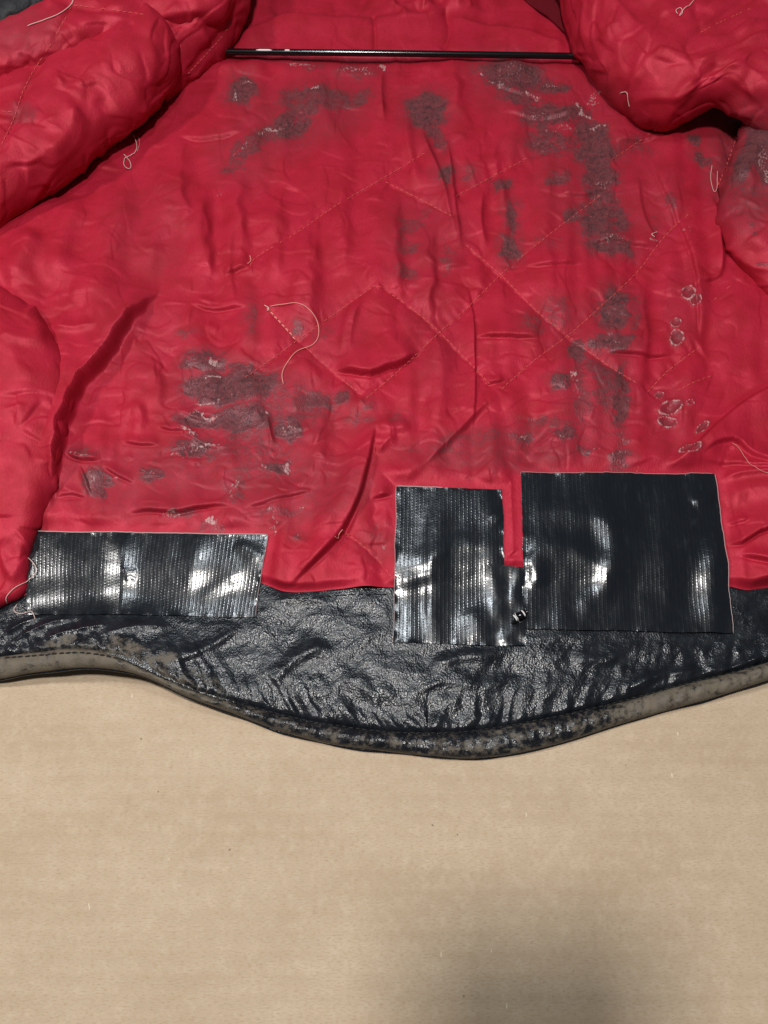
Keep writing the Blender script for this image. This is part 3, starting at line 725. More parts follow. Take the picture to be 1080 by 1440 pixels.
def build_leather():
    xs = np.arange(-80, 1162, 1.5); nr = 170
    t = np.linspace(0, 1, nr)[:, None]
    y0, y1 = lin_edge_y(xs) - 45, hem_seam_y(xs) + 3
    Y = y0 + (y1 - y0)*t; X = np.broadcast_to(xs, Y.shape)
    Xr, Yr = X.ravel(), Y.ravel()
    p = G(Xr, Yr, 0.004); p[:, 2] = leather_height(Xr, Yr)
    hem = jpart('leather_hem', p, grid_faces(nr, len(xs)), M_LEA, attrs={'worn': worn_attr(Xr, Yr, False)})
    tag(hem, 'shiny wrinkled black leather hem')
    # rolled welt along the edge
    xs = np.arange(-80, 1162, 1.3); n = len(xs); m = 22
    a = hem_seam_y(xs); b = hem_edge_y(xs)
    ang = np.linspace(0, 1, m)[:, None]
    th = math.pi*(0.0 + 1.12*ang)                       # from the seam over the top and round below
    mid = (a + b)/2; half = (b - a)/2
    Y = mid - half*np.cos(th)*1.02
    X = np.broadcast_to(xs, Y.shape)
    base = leather_base(xs, b)[None, :]
    puck = perlin(xs/11, xs*0 + 3.3)[None, :]*np.sin(np.clip(th, 0, math.pi)) + 0.7*perlin(X/22, Y/9)
    z = base - 0.0022 + np.sin(th)*(0.0040 + 0.0009*puck) + 0.0010*np.sin(np.clip(th, 0, math.pi))
    p = G(X.ravel(), Y.ravel(), 0.004); p[:, 2] = z.ravel()
    p[:, 1] += 0.0005*(puck.ravel())*np.sin(np.clip(th, 0, math.pi)).repeat(n, 1).ravel()
    w = jpart('hem_binding', p, grid_faces(m, n), M_LEA, hem, attrs={'worn': worn_attr(X.ravel(), Y.ravel(), True)})
    # outer leather showing as a thin dark lip under the binding
    m = 8
    k = np.linspace(0, 1, m)[:, None]
    Y = b - 22 + (24.0 + 1.5*perlin(xs/60, xs*0)[None, :])*k; X = np.broadcast_to(xs, Y.shape)
    p = G(X.ravel(), Y.ravel(), 0.004)
    z = np.clip(base - 0.0030, 0.0012, None) + 0*Y
    p[:, 2] = z.ravel()
    q = p.copy(); q[:, 2] -= 0.0009
    V = np.vstack([p, q[::-1]])
    g = np.vstack([p.reshape(m, n, 3), q.reshape(m, n, 3)[::-1]])
    jpart('outer_shell', g, grid_faces(2*m, n), M_LEA, attrs={'worn': np.full(2*m*n, 0.10)})
    # stitched seam
    st = []
    return hem
leather_hem = build_leather()

# ---- tape patches
def gauss_blur(a, s):
    k = np.exp(-0.5*(np.arange(-int(3*s), int(3*s) + 1)/s)**2); k /= k.sum()
    r = len(k)//2
    a = np.pad(a, r, mode='edge')
    a = np.apply_along_axis(lambda v: np.convolve(v, k, 'valid'), 0, a)
    return np.apply_along_axis(lambda v: np.convolve(v, k, 'valid'), 1, a)
RX, RY = np.arange(-20, 1122, 3.0), np.arange(630, 950, 3.0)
def tape_ground():
    X, Y = np.meshgrid(RX, RY)
    Xr, Yr = X.ravel(), Y.ravel()
    on = Yr < lin_edge_y(Xr)
    z = np.where(on, Z0 - 0.0008, leather_base(Xr, Yr) + 0.0005).reshape(X.shape)
    return gauss_blur(z, 5.0)
TG = tape_ground()
def tape_z(X, Y):
    fx = np.clip((X - RX[0])/3.0, 0, len(RX) - 1.001); fy = np.clip((Y - RY[0])/3.0, 0, len(RY) - 1.001)
    i, j = fx.astype(int), fy.astype(int); u, v = fx - i, fy - j
    return (TG[j, i]*(1-u) + TG[j, i+1]*u)*(1-v) + (TG[j+1, i]*(1-u) + TG[j+1, i+1]*u)*v
def build_tape(key, label, folds, edge_jit, hole=None, over=0.0):
    c = np.array(TAPES[key], float)
    w = np.hypot(*(c[1] - c[0])); h = np.hypot(*(c[3] - c[0]))
    nc, nr = int(w/1.25), int(h/1.25)
    u = np.linspace(0, 1, nc)[None, :]; v = np.linspace(0, 1, nr)[:, None]
    def P2(k): return (c[0, k]*(1-u)*(1-v) + c[1, k]*u*(1-v) + c[2, k]*u*v + c[3, k]*(1-u)*v)
    X, Y = P2(0), P2(1)
    eu = np.exp(-np.minimum(u, 1-u)*w/6); ev = np.exp(-np.minimum(v, 1-v)*h/6)
    X = X + eu*(edge_jit*perlin(Y/34 + 3, Y*0 + c[0, 0]) + 0.6*perlin(Y/6, Y*0 + 1))
    Y = Y + ev*(edge_jit*perlin(X/70 + 1, X*0 + c[0, 1]) + 0.4*perlin(X/7, X*0 + 5))
    if key == 'mid':      # the lower right corner steps out to the right, over a torn bit
        k = sstep(0.80, 1.0, u)*sstep(0.485, 0.50, v); X = X + 29*k
    Xr, Yr = X.ravel(), Y.ravel()
    Z = tape_z(Xr, Yr) + 0.0006 + over
    Z += (0.0002 if key == 'left' else 0.0007)*fbm(Xr/55 + c[0, 0], Yr/150, 2)
    for pts, hh, wl, wr in folds:
        crease(Xr, Yr, Z, pts, (0.72 if key == 'right' else 0.50)*hh/1000, 1.25*wl, 1.25*wr, taper=0.3)
    e = np.minimum(np.minimum(u, 1-u)*w, np.minimum(v, 1-v)*h)
    Z = Z.reshape(nr, nc) + 0.0007*np.exp(-e/4)*np.clip(fbm(X/24, Y/24, 2), -0.2, 1)
    p = G(Xr, Yr, 0.007); p[:, 2] = Z.ravel()
    U = np.broadcast_to(u*w*0.42, X.shape).ravel(); Vv = np.broadcast_to(v*h*0.46, X.shape).ravel()
    Q = grid_faces(nr, nc)
    if hole:
        hx, hy, rx, ry = hole
        d = ((Xr - hx)/rx)**2 + ((Yr - hy)/ry)**2 + 0.35*perlin(Xr/4, Yr/4)
        Q = Q[(d[Q] > 1).any(1)]
    o = jpart('tape_patch', p, Q, M_TAPE, uv=np.stack([U, Vv], -1))
    tag(o, label)
    return o, p.reshape(nr, nc, 3)
def edge_strip(o, pts, r):
    """pale cut edge of the tape's cloth backing"""
    V, Q = tube(pts, r, 4)
    return jpart_child('cut_edge', V, Q, M_EDGE, o)
def jpart_child(name, V, Q, mat, parent, **kw):
    return mesh_np(name, to_local(V), Q, mat, parent, **kw)

tl, gl = build_tape('left', 'wide black tape strip at the left of the hem', [
    ([(170, 735), (172, 800), (166, 880)], 3.0, 14, 13), ([(240, 745), (243, 868)], 1.0, 12, 14), ([(292, 745), (270, 800), (262, 868)], 1.4, 12, 14),
    ([(90, 745), (88, 868)], 1.0, 30, 24), ([(370, 790), (352, 775), (330, 765)], 1.4, 8, 8), ([(345, 800), (300, 830), (270, 850)], 1.0, 10, 8),
    ([(172, 800), (185, 808), (196, 800)], 0.7, 4, 4), ([(176, 818), (186, 812), (194, 818)], 0.6, 4, 4)], 1.6)
tm_, gm = build_tape('mid', 'upright black tape patch with a small torn hole', [
    ([(556, 800), (600, 792), (640, 770), (706, 765)], 1.8, 16, 7), ([(604, 690), (606, 800), (604, 905)], 1.6, 20, 7), ([(556, 822), (590, 812), (616, 806)], 1.4, 8, 8),
    ([(690, 720), (706, 735)], 1.2, 10, 8), ([(660, 850), (680, 900)], 1.2, 14, 14), ([(732, 790), (724, 830), (722, 860)], 1.8, 7, 8), ([(690, 800), (702, 840), (700, 880)], 1.2, 10, 10),
    ([(700, 905), (725, 885), (738, 878)], 1.2, 9, 7)], 1.2, hole=(728, 869, 9, 8))
tr, gr = build_tape('right', 'largest black tape patch, at the right of the hem', [
    ([(735, 735), (780, 720), (850, 735), (900, 765)], 1.3, 16, 14), ([(735, 790), (790, 770), (850, 800), (905, 800)], 1.5, 14, 16), ([(735, 780), (750, 800), (760, 830)], 1.8, 12, 10),
    ([(870, 690), (850, 720), (860, 780), (840, 840), (810, 890)], 1.3, 14, 12), ([(1016, 740), (1002, 790), (1003, 850), (1010, 905)], 3.8, 20, 18), ([(1005, 705), (985, 705), (970, 715)], 1.6, 8, 8),
    ([(800, 860), (850, 830), (880, 830)], 0.9, 12, 12), ([(930, 670), (925, 780), (935, 885)], 1.2, 30, 30)], 1.4, over=0.0007)
def torn_bit():
    c = np.array(G(729, 868, 0.0085)); n, m = 26, 14
    u = np.linspace(0, 1, n)[None, :]; v = np.linspace(0, 1, m)[:, None]
    th = u*4.6 + 0.3*perlin(v*3, v*0 + 2)
    r = 0.0024*(1 - 0.25*u)*(1 + 0.25*perlin(u*4 + 3, v*3))
    g = np.stack([(v - 0.5)*0.0075 + 0.0016*np.sin(th) + 0*u, r*np.cos(th) + 0*v, r*np.sin(th) + 0.0012 + 0*v], -1)
    a = 0.5; R = np.array([[math.cos(a), -math.sin(a), 0], [math.sin(a), math.cos(a), 0], [0, 0, 1]])
    jpart_child('torn_curl', g @ R.T + c, grid_faces(m, n), M_ROD, tm_)
    for off in (-0.0026, 0.0030):
        q = np.stack([np.full(9, off), 0.0022*np.cos(np.linspace(0.2, 2.6, 9)), 0.0014 + 0.0022*np.sin(np.linspace(0.2, 2.6, 9))], -1) @ R.T + c
        V, Q = tube(q, 0.00045, 5); jpart_child('cut_edge', V, Q, M_WHITE, tm_)
torn_bit()
edge_strip(tl, gl[0, ::3] + [0, 0.0003, 0.0001], 0.00042)
edge_strip(tl, gl[::3, -1] + [0.0002, 0, 0], 0.00018)
edge_strip(tm_, gm[0, :int(gm.shape[1]*0.45):3] + [0, 0.0003, 0], 0.0004)
edge_strip(tm_, gm[::3, 0] - [0.0003, 0, 0], 0.00017)
edge_strip(tr, gr[::3, -1] + [0.0003, 0, 0], 0.00020)
edge_strip(tr, gr[0, ::3] + [0, 0.0003, 0], 0.00016)

# ---- fronts folded back: swept rolls
def roll(name, edge, back, parent, label=None, top=1.0, creases=(), nu=300, nv=170, seed=0, amp=1.0, attr_pts=None):
    """edge: (px, py, height of the outermost line, radius up, radius out) ; back: (px, py, z) same direction"""
    E = spline(edge, nu); B = spline(back, nu)
    e = G(E[:, 0], E[:, 1], E[:, 2]); b = G(B[:, 0], B[:, 1], B[:, 2])
    R, A = E[:, 3], E[:, 4]
    d = b - e; d[:, 2] = 0; dl = np.linalg.norm(d, axis=1); d /= dl[:, None]
    nt = int(nv*0.5); th = np.linspace(-1.15, math.pi/2, nt)
    rows = []
    for t in th:
        o = e + d*(A*(1 - math.cos(t)))[:, None]; o[:, 2] = np.clip(E[:, 2] + R*math.sin(t)*(1 if t > 0 else 0.85), 0.003, None); rows.append(o)
    topz = E[:, 2] + R
    for s in np.linspace(0, 1, nv - nt + 1)[1:]:
        o = e + d*(A + (dl - A)*s)[:, None]
        k = s*s*(3 - 2*s)
        o[:, 2] = topz*(1 - k) + b[:, 2]*k + 0.010*top*math.sin(math.pi*s)
        rows.append(o)
    g = np.stack(rows)
    n = normals_of(g)
    if n[-1, :, 2].mean() < 0: n = -n
    px, py = plan(g)
    X, Y = px.ravel(), py.ravel()
    D = np.zeros(X.shape)
    # arc-length coordinates for the cloth's own crumples
    su = np.r_[0, np.cumsum(np.linalg.norm(np.diff(e, axis=0), axis=1))][None, :].repeat(len(g), 0)
    sv = np.cumsum(np.r_[np.zeros((1, nu)), np.linalg.norm(np.diff(g, axis=0), axis=2)], 0)
    su, sv = su.ravel() + seed*0.37, sv.ravel() + seed*0.21
    D += amp*(0.0030*fbm(su/0.12, sv/0.06, 2) + 0.0010*perlin(su/0.05 + 0.7*perlin(su/0.08, sv/0.05), sv/0.028) + 0.0020*np.clip(ridged(su/0.11 + 0.5*perlin(su/0.06, sv/0.06), sv/0.045, 1) - 0.55, 0, 1))
    wu, wv = su + 0.008*perlin(su/0.03, sv/0.03), sv + 0.007*perlin(su/0.03 + 9, sv/0.03)
    for (a1, a2, ox, am, wd) in ((0.060, 0.020, 3, 0.00070, 0.06), (0.026, 0.050, 31, 0.00060, 0.06), (0.034, 0.022, 60, 0.00045, 0.06)):
        nn = perlin(wu/a1 + ox, wv/a2 - ox)
        mk = sstep(-0.05, 0.40, fbm(su/0.05 + ox, sv/0.045, 2))
        D += mk*am*(0.6*np.tanh(nn/wd) - 0.8*np.exp(-(nn/wd)**2))
    r = np.random.default_rng(40 + seed)
    for i in range(44):     # crisp little tucks
        a0 = r.integers(len(X)); l = r.uniform(15, 60); an = r.uniform(0, math.pi)
        dx, dy = l*math.cos(an)/2, l*math.sin(an)/2
        crease(X, Y, D, [(X[a0] - dx, Y[a0] - dy), (X[a0] + r.normal(0, 4), Y[a0] + r.normal(0, 4)), (X[a0] + dx, Y[a0] + dy)], r.uniform(0.4, 1.5)/1000, r.uniform(9, 26), r.uniform(2.2, 4.5), taper=0.45)
    for c in creases:
        pts, h, wl, wr = c[:4]; kw = c[4] if len(c) > 4 else {}
        if 'groove' in kw: kw = {**kw, 'groove': kw['groove']/1000}
        crease(X, Y, D, pts, h/1000, wl, wr, **kw)
    p = g + n*D.reshape(g.shape[:2])[..., None]
    hold = np.zeros(g.shape[:2]); hold[:3] = 1; hold[-3:] = 1; hold[:, :2] = 1; hold[:, -2:] = 1
    if amp > 0: p = relax(p, 0.028, 0.018, ((4, 110), (2, 40), (1, 15)), hold, seed*1.7, kick=0.001, floor=0.01)
    p[..., 2] = np.clip(p[..., 2], 0.002, None)
    at = lining_attrs(X, Y)
    if attr_pts:
        for k, l in attr_pts.items(): blobs(X, Y, at[k], l)
    flip = np.cross(g[-1, 1] - g[-1, 0], g[-1, 0] - g[-2, 0])[2] < 0
    o = jpart(name, p, grid_faces(*g.shape[:2], flip=not flip), M_LIN, parent, attrs=at)
    if label: tag(o, label)
    return o

mm = 0.001
def ed(l): return [(x, y, z*mm, r*mm, a*mm) for x, y, z, r, a in l]
def bk(l): return [(x, y, z*mm) for x, y, z in l]

left_front = roll('front_panel', ed([(-120, 372, 22, 26, 30), (-40, 326, 24, 28, 34), (0, 303, 25, 29, 36), (60, 263, 26, 30, 38), (110, 227, 27, 30, 38), (160, 187, 28, 30, 38),
                                     (205, 152, 29, 30, 36), (236, 118, 30, 29, 32), (250, 90, 30, 28, 28), (246, 68, 30, 27, 26), (215, 48, 30, 26, 26)]),
                  bk([(-300, 200, 26), (-220, 160, 26), (-160, 130, 26), (-100, 100, 26), (-60, 75, 26), (-20, 50, 26), (20, 30, 26), (60, 15, 26), (80, 4, 26), (100, -6, 26), (110, -20, 26)]),
                  None, 'puffy red quilted left front folded back', 0.3, [
                      ([(60, 262), (95, 180), (110, 120)], 1.8, 30, 14), ([(100, 178), (75, 205), (20, 245)], 1.5, 22, 8), ([(170, 60), (195, 90), (190, 140), (150, 190)], 2.4, 22, 18),
                      ([(205, 60), (215, 90), (205, 130)], 1.5, 10, 10), ([(85, 160), (62, 172), (90, 185)], 1.2, 9, 4), ([(-10, 158), (20, 158)], -1.0, 4, 4),
                      ([(120, 110), (150, 130), (140, 160)], -1.6, 14, 14), ([(30, 215), (60, 205), (90, 215)], 1.6, 16, 10),
                      ([(75, 60), (50, 95), (32, 130), (20, 165), (-5, 212)], -2.0, 6, 6)], seed=1, amp=1.0)
facing = roll('front_facing', ed([(232, 140, 14, 12, 10), (262, 112, 16, 20, 14), (300, 80, 20, 26, 18), (325, 50, 24, 28, 20), (342, 20, 26, 28, 20), (352, -20, 28, 28, 20), (360, -60, 28, 28, 20)]),
              bk([(150, 90, 40), (180, 60, 44), (200, 40, 46), (215, 15, 48), (230, -15, 48), (240, -50, 48), (250, -90, 48)]), left_front, None, 0.3, [
                  ([(262, 106), (290, 76), (316, 46), (328, 18)], -2.2, 7, 7, {'taper': 0.1}), ([(300, 70), (285, 40), (290, 15)], 2.0, 12, 6)], nu=160, nv=100, seed=2, amp=0.7)
upper = roll('front_panel_fold', ed([(-120, 160, 50, 16, 26), (-40, 126, 50, 17, 28), (0, 112, 50, 18, 30), (60, 95, 50, 18, 30), (120, 73, 50, 18, 28), (160, 58, 50, 17, 24), (185, 48, 50, 16, 20), (215, 32, 48, 15, 18),
                                     (260, 30, 46, 15, 18), (305, 22, 44, 14, 16), (325, 5, 42, 14, 16), (345, -40, 40, 14, 16)]),
             bk([(-300, 20, 66), (-180, -10, 66), (-120, -30, 66), (-60, -45, 64), (0, -55, 64), (50, -65, 62), (80, -70, 60), (110, -80, 60), (150, -85, 58), (190, -90, 56), (220, -100, 54), (260, -120, 52)]),
             left_front, None, 0.3, [
                 ([(70, 3), (150, 12), (210, 22)], -1.8, 6, 6), ([(40, 60), (90, 45), (150, 30)], 1.6, 14, 10), ([(215, 32), (240, 18), (300, 12)], 1.6, 10, 6),
                 ([(104, 0), (90, 30), (72, 62)], -1.4, 5, 5)], nu=260, nv=110, seed=3, amp=0.8)
side_left = roll('side_panel', ed([(-120, 345, 10, 12, 18), (-50, 380, 12, 15, 20), (0, 408, 14, 17, 22), (35, 434, 15, 18, 24), (62, 462, 15, 19, 26), (84, 492, 15, 20, 28), (97, 525, 15, 20, 28), (102, 560, 14, 20, 28), (99, 600, 13, 20, 28),
                                   (89, 650, 12, 19, 27), (74, 700, 11, 17, 25), (57, 740, 10, 14, 22), (44, 775, 9, 10, 18), (38, 805, 8, 7, 14), (33, 828, 7, 5, 10), (12, 842, 7, 4, 10), (-50, 850, 7, 4, 10)]),
                 bk([(-300, 300, 34), (-300, 350, 36), (-300, 390, 38), (-300, 430, 40), (-300, 470, 42), (-300, 500, 44), (-300, 540, 44), (-300, 570, 44), (-300, 600, 44), (-300, 640, 42), (-300, 690, 38), (-300, 730, 34),
                     (-300, 765, 28), (-300, 795, 22), (-300, 815, 16), (-300, 830, 10), (-300, 850, 8)]), left_front, None, 0.5, [
                     ([(-10, 470), (30, 478), (65, 480)], 1.6, 14, 6), ([(40, 500), (30, 560), (22, 610)], 1.6, 20, 20), ([(70, 540), (72, 620), (55, 690)], 1.4, 18, 14), ([(0, 430), (40, 455), (70, 500)], 1.4, 10, 8),
                     ([(10, 640), (5, 700), (12, 760)], -1.6, 26, 26), ([(35, 745), (28, 780), (18, 820)], 1.6, 12, 10), ([(0, 770), (10, 800), (25, 822)], 1.2, 8, 6)], nu=360, nv=130, seed=5, amp=0.8)

right_front = roll('front_panel', ed([(745, -80, 26, 26, 22), (785, -25, 27, 27, 24), (798, 15, 28, 28, 26), (810, 52, 28, 30, 28), (836, 90, 28, 31, 30), (864, 124, 28, 32, 32), (900, 152, 29, 32, 34), (938, 165, 32, 30, 36),
                                      (972, 150, 40, 25, 34), (1002, 136, 46, 22, 32), (1030, 142, 44, 24, 32), (1056, 162, 40, 28, 34), (1080, 176, 38, 30, 36), (1120, 190, 38, 30, 36), (1180, 210, 38, 30, 36)]),
                   bk([(860, -260, 52), (900, -240, 56), (930, -220, 60), (960, -200, 64), (990, -180, 66), (1020, -160, 68), (1060, -140, 70), (1100, -120, 70), (1140, -100, 70), (1180, -80, 70), (1210, -60, 70),
                       (1240, -40, 70), (1270, -20, 70), (1310, 0, 70), (1360, 30, 70)]), None, 'puffy red quilted right front folded back', 0.6, [
                       ([(815, 25), (835, 65), (860, 105)], 2.0, 8, 14), ([(890, 110), (920, 80), (960, 55), (990, 40)], 2.0, 20, 14), ([(870, 60), (890, 35), (930, 0)], -1.6, 18, 18),
                       ([(975, 105), (985, 110), (1010, 95), (1045, 105)], -2.6, 9, 14), ([(945, 150), (960, 125), (985, 108)], 2.4, 9, 14), ([(1000, 100), (1030, 110), (1080, 150)], 1.8, 20, 8),
                       ([(960, 62), (985, 45), (1040, 10), (1080, 0)], -1.4, 6, 6), ([(975, 5), (980, 25), (977, 35)], -1.2, 4, 4), ([(960, 60), (970, 80), (985, 98)], -1.2, 5, 5),
                       ([(885, 150), (890, 115), (905, 95)], 1.4, 7, 9), ([(1040, 60), (1060, 40), (1090, 35)], 1.4, 20, 14)], seed=8, amp=1.0)
side_right = roll('side_panel', ed([(1070, 130, 16, 16, 18), (1050, 160, 16, 17, 18), (1036, 192, 15, 18, 18), (1021, 227, 14, 18, 18), (1009, 266, 13, 18, 18), (1010, 310, 13, 18, 20), (1023, 347, 13, 18, 22), (1046, 377, 13, 17, 22),
                                    (1080, 412, 13, 16, 22), (1120, 445, 13, 15, 22), (1180, 490, 13, 14, 22)]),
                  bk([(1290, 120, 40), (1290, 150, 40), (1290, 180, 40), (1290, 215, 40), (1290, 250, 40), (1290, 290, 40), (1300, 320, 40), (1310, 350, 38), (1320, 380, 36), (1340, 410, 34), (1370, 440, 32)]),
                  right_front, None, 0.4, [
                      ([(1037, 190), (1025, 226), (1010, 262)], -1.0, 3, 3, {'taper': 0.1}), ([(1025, 275), (1050, 285), (1078, 300)], 1.6, 10, 3), ([(1015, 300), (1050, 330), (1090, 350)], 1.4, 16, 12),
                      ([(1055, 200), (1050, 240), (1070, 280)], 1.2, 10, 10), ([(1030, 350), (1060, 375), (1090, 380)], 1.2, 8, 5)], nu=220, nv=120, seed=11, amp=0.8,
                  attr_pts={'stain': [(1066, 205, 20, 36, 0, 0.85), (1045, 235, 12, 26, 10, 0.72), (1076, 240, 10, 30, 0, 0.7), (1035, 252, 8, 10, 0, 0.5), (1058, 318, 5, 4, 0, 0.62), (1062, 330, 4, 3, 0, 0.62), (1073, 372, 10, 4, 0, 0.6), (1050, 268, 24, 8, 20, 0.4)],
                            'pale': [(1072, 225, 8, 22, 0, 0.5), (1078, 250, 5, 14, 0, 0.6), (1069, 286, 3, 3, 0, 0.5)]})

# dark slab painted as the shade beside the right front, and the shell showing past the left front
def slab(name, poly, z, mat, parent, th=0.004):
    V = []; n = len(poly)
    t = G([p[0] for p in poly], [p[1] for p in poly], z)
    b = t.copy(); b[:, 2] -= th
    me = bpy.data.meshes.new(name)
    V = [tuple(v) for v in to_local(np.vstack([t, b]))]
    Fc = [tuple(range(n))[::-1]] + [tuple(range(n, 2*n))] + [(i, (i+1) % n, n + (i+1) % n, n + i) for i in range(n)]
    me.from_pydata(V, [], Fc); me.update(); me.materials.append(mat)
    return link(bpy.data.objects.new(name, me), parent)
slab('shade_slab', [(720, -145), (728, -10), (745, 6), (770, 22), (800, 50), (815, 30), (805, -145)], 0.0115, M_SHADE, jacket, 0.001)
sl = roll('sleeve', ed([(-120, 90, 66, 8, 14), (-40, 58, 66, 8, 14), (0, 38, 66, 8, 14), (40, 20, 66, 8, 14), (70, 4, 66, 8, 14), (110, -25, 64, 8, 14)]),
          bk([(-250, -60, 80), (-200, -80, 80), (-150, -100, 80), (-100, -120, 80), (-50, -140, 80), (0, -160, 80)]), None, None, 0.3, nu=120, nv=60, seed=15, amp=0.6)
sl.data.materials.clear(); sl.data.materials.append(M_SLEEVE); tag(sl, 'black outer leather of a sleeve')

bpy.context.view_layer.update()
DG = bpy.context.evaluated_depsgraph_get()
def at(px, py, off=0.0004):
    a = (px - 540)/F; v = (py - 720)/F
    d = Vector((a, CP - v*SP, -SP - v*CP)).normalized()
    ok, loc, nor, *_ = SC.ray_cast(DG, Vector((0, 0, H)), d)
    if not ok: return Vector(G(px, py, 0.01))
    if nor.dot(d) > 0: nor = -nor
    return loc + nor*off

# ------------------------------------------------------------------ stitching (tiny stitches, one mesh per run)
def stitch_run(pts, parent, mat, r=0.00029, length=6.5, gap=1.0, jit=0.5, off=0.00015, name='stitching', skip=0.06):
    q = spline(pts, max(12, int(np.sum(np.linalg.norm(np.diff(np.array(pts, float), axis=0), axis=1))/1.5)))
    Vs, Qs, n0 = [], [], 0
    i = 0.0; step = 1.5
    while (i + length)/step < len(q) - 1:
        a, b = q[int(i/step)], q[int((i + length)/step)]
        if random.random() > skip:
            P3 = [at(a[0], a[1], -0.0002), at(*(a*0.7 + b*0.3 + np.random.default_rng(int(i*10) + len(q)).normal(0, jit*0.5, 2)), off + r*0.6), at(*(a*0.3 + b*0.7), off + r*0.6), at(b[0], b[1], -0.0002)]
            V, Q = tube([tuple(p) for p in P3], r, 4)
            Vs.append(V); Qs.append(Q + n0); n0 += len(V)
        i += length + gap
    if not Vs: return
    o = mesh_np(name, to_local(np.vstack(Vs)), np.vstack(Qs), mat, parent)
    return tag(o, kind='stuff')
for q in QUILT:
    stitch_run(q, back_lining, M_STITCH)
stitch_run([(375, 433), (392, 452), (418, 480)], back_lining, M_CORAL, r=0.0004)
stitch_run([(72, 62), (50, 95), (32, 130), (20, 165), (2, 205)], left_front, M_STITCH)
stitch_run([(104, 2), (90, 30), (76, 55)], upper, M_STITCH)
stitch_run([(104, 8), (150, 13), (205, 21)], upper, M_STITCH)
stitch_run([(2, 157), (22, 158)], left_front, M_STITCH)
stitch_run([(264, 104), (290, 76), (316, 46), (327, 18)], facing, M_STITCH, length=5)
stitch_run([(1036, 192), (1024, 227), (1010, 262)], side_right, M_STITCH, length=5)
stitch_run([(985, 46), (1020, 28), (1075, 4)], right_front, M_STITCH, length=5, skip=0.3)
stitch_run([(1004, 422), (1020, 408), (1034, 398)], back_lining, M_STITCH)
stitch_run([(952, 550), (975, 538), (1005, 527)], back_lining, M_STITCH, r=0.00025, skip=0.2)
hs_pts = [(x, hem_seam_y(x) - 1) for x in np.linspace(6, 1074, 60)]
stitch_run(hs_pts, leather_hem, M_BLACKTHREAD, r=0.00055, length=9, gap=0.6, off=-0.0002, name='hem_stitching', skip=0)
stitch_run([(x, lin_edge_y(x) + 12) for x in np.linspace(372, 552, 14)], leather_hem, M_BLACKTHREAD, r=0.0004, length=8, gap=3, name='hem_stitching', skip=0)

# ------------------------------------------------------------------ threads
def thread(pts, r, mat, lift=0.0006, n=60, wave=0.0006):
    q = spline(pts, n)
    P3 = np.array([at(x, y, lift) for x, y in q])
    k = np.ones(7)/7
    pad = np.vstack([P3[:1].repeat(3, 0), P3, P3[-1:].repeat(3, 0)])
    P3 = np.stack([np.convolve(pad[:, j], k, 'valid') for j in range(3)], -1)
    P3[:, 2] += wave*np.abs(perlin(np.linspace(0, 5, n), np.full(n, pts[0][0]*0.1)))
    return tube(P3, r, 5)
def jthread(pts, parent, r=0.0004, mat=None, **kw):
    V, Q = thread(pts, r*0.62, mat, **kw)
    return jpart_child('loose_thread', V, Q, mat or M_CORAL, parent)
jthread([(377, 433), (384, 429), (396, 431), (418, 426), (436, 436), (447, 455), (449, 472), (444, 484), (430, 490), (414, 497), (404, 512), (396, 524), (397, 534), (400, 544)], back_lining, 0.00042, wave=0.0015)
jthread([(372, 430), (378, 434), (376, 438)], back_lining, 0.0005, M_PALE)
jthread([(481, 744), (476, 750), (474, 757), (470, 754)], back_lining, 0.00035)
jthread([(37, 784), (46, 790), (52, 800), (48, 811), (36, 819), (22, 827), (8, 840), (12, 850)], tl, 0.0004, M_PALE, wave=0.0012)
jthread([(1001, 232), (999, 252), (1004, 272), (1008, 262), (1008, 240)], back_lining, 0.00028, M_PALE)
jthread([(1028, 623), (1038, 630), (1050, 648), (1066, 660), (1082, 666)], back_lining, 0.00024, M_CORAL)
jthread([(348, 372), (353, 367), (351, 360)], back_lining, 0.0004)
jthread([(25, 850), (20, 858), (30, 864), (45, 860), (50, 872)], leather_hem, 0.00035, M_PALE)
jthread([(724, 862), (727, 870), (731, 876)], tm_, 0.00035, M_WHITE)
jthread([(920, 334), (916, 330), (924, 327)], back_lining, 0.0004, M_PALE)
jthread([(873, 130), (882, 130), (884, 142), (886, 150)], back_lining, 0.0004, M_PALE)
def lint(pts, label, r=0.0004, **kw):
    V, Q = thread(pts, r*0.62, M_PALE, **kw)
    V = np.asarray(V); c = V.mean(0); c[2] = V[:, 2].min()
    o = mesh_np('loose_thread', V - c, Q, M_PALE); o.location = c
    return tag(o, label, 'thread', 'stray pale threads on the lining')
lint([(187, 190), (192, 200), (193, 210), (188, 218), (178, 222), (174, 228), (176, 237), (184, 239), (184, 230), (178, 222), (173, 218)], 'curled pale thread lying on the lining below the left front', 0.00045, wave=0.002)
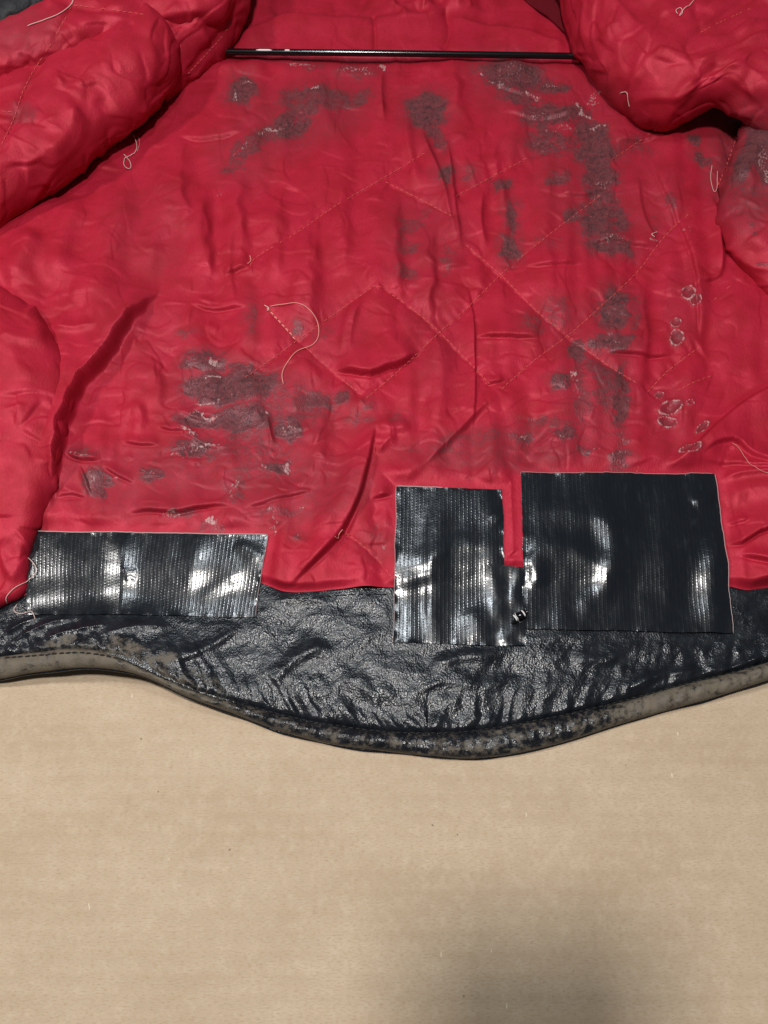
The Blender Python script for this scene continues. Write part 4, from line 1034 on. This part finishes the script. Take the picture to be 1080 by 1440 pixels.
lint([(38, 38), (60, 30), (80, 22), (96, 12), (104, 0), (106, -8)], 'straight pale thread on the folded left front, by the corner', 0.0005)
lint([(953, 22), (949, 16), (956, 12), (960, 19), (954, 24), (962, 14), (970, 8), (978, -2)], 'small curly pale thread on the folded right front', 0.0004, wave=0.0015)
lint([(195, 192), (197, 203), (193, 214)], 'short pale hair beside the curled thread under the left front', 0.0002)

# ------------------------------------------------------------------ hanger
def build_hanger():
    a = G(215, 72, 0.0135); b = G(872, 80, 0.0135)
    root = tag(empty('coat_hanger', tuple((a + b)/2)), 'thin black hanger rod lying across the top of the red lining', 'hanger')
    c = (a + b)/2
    n = 60; t = np.linspace(0, 1, n)[:, None]
    p = a + (b - a)*t - c
    p[:, 2] += 0.0006*np.sin(t[:, 0]*math.pi)
    V, Q = tube(p, 0.0025, 16, False)
    mesh_np('rod', V, Q, M_ROD, root)
    for x0, x1 in ((360, 383), (400, 408)):  # two short white streaks along the rod
        q = np.array([G(x, 70.5 + 0.01*(x - 360), 0.0160) for x in np.linspace(x0, x1, 6)]) - c
        V, Q = tube(q, 0.0008, 6); mesh_np('mark', V, Q, M_WHITE, root)
build_hanger()

# ------------------------------------------------------------------ the photographer's phone, behind the lens; it throws the soft shadow on the cardboard
def build_phone():
    import bmesh
    root = empty('phone', (0, 0, H)); root.rotation_euler = cam.rotation_euler
    tag(root, 'dark phone held level above the cardboard, behind the soft shadow', 'phone')
    def box(name, c, s, bev):
        bm = bmesh.new(); bmesh.ops.create_cube(bm, size=1)
        for v in bm.verts: v.co = Vector((v.co.x*s[0] + c[0], v.co.y*s[1] + c[1], v.co.z*s[2] + c[2]))
        bmesh.ops.bevel(bm, geom=list(bm.edges), offset=bev, segments=3, affect='EDGES')
        me = bpy.data.meshes.new(name); bm.to_mesh(me); bm.free(); me.materials.append(M_PHONE)
        return link(bpy.data.objects.new(name, me), root)
    box('body', (0.012, -0.055, 0.0095), (0.077, 0.160, 0.008), 0.003)
    box('camera_bump', (0.0, -0.006, 0.0035), (0.024, 0.034, 0.003), 0.001)
build_phone()
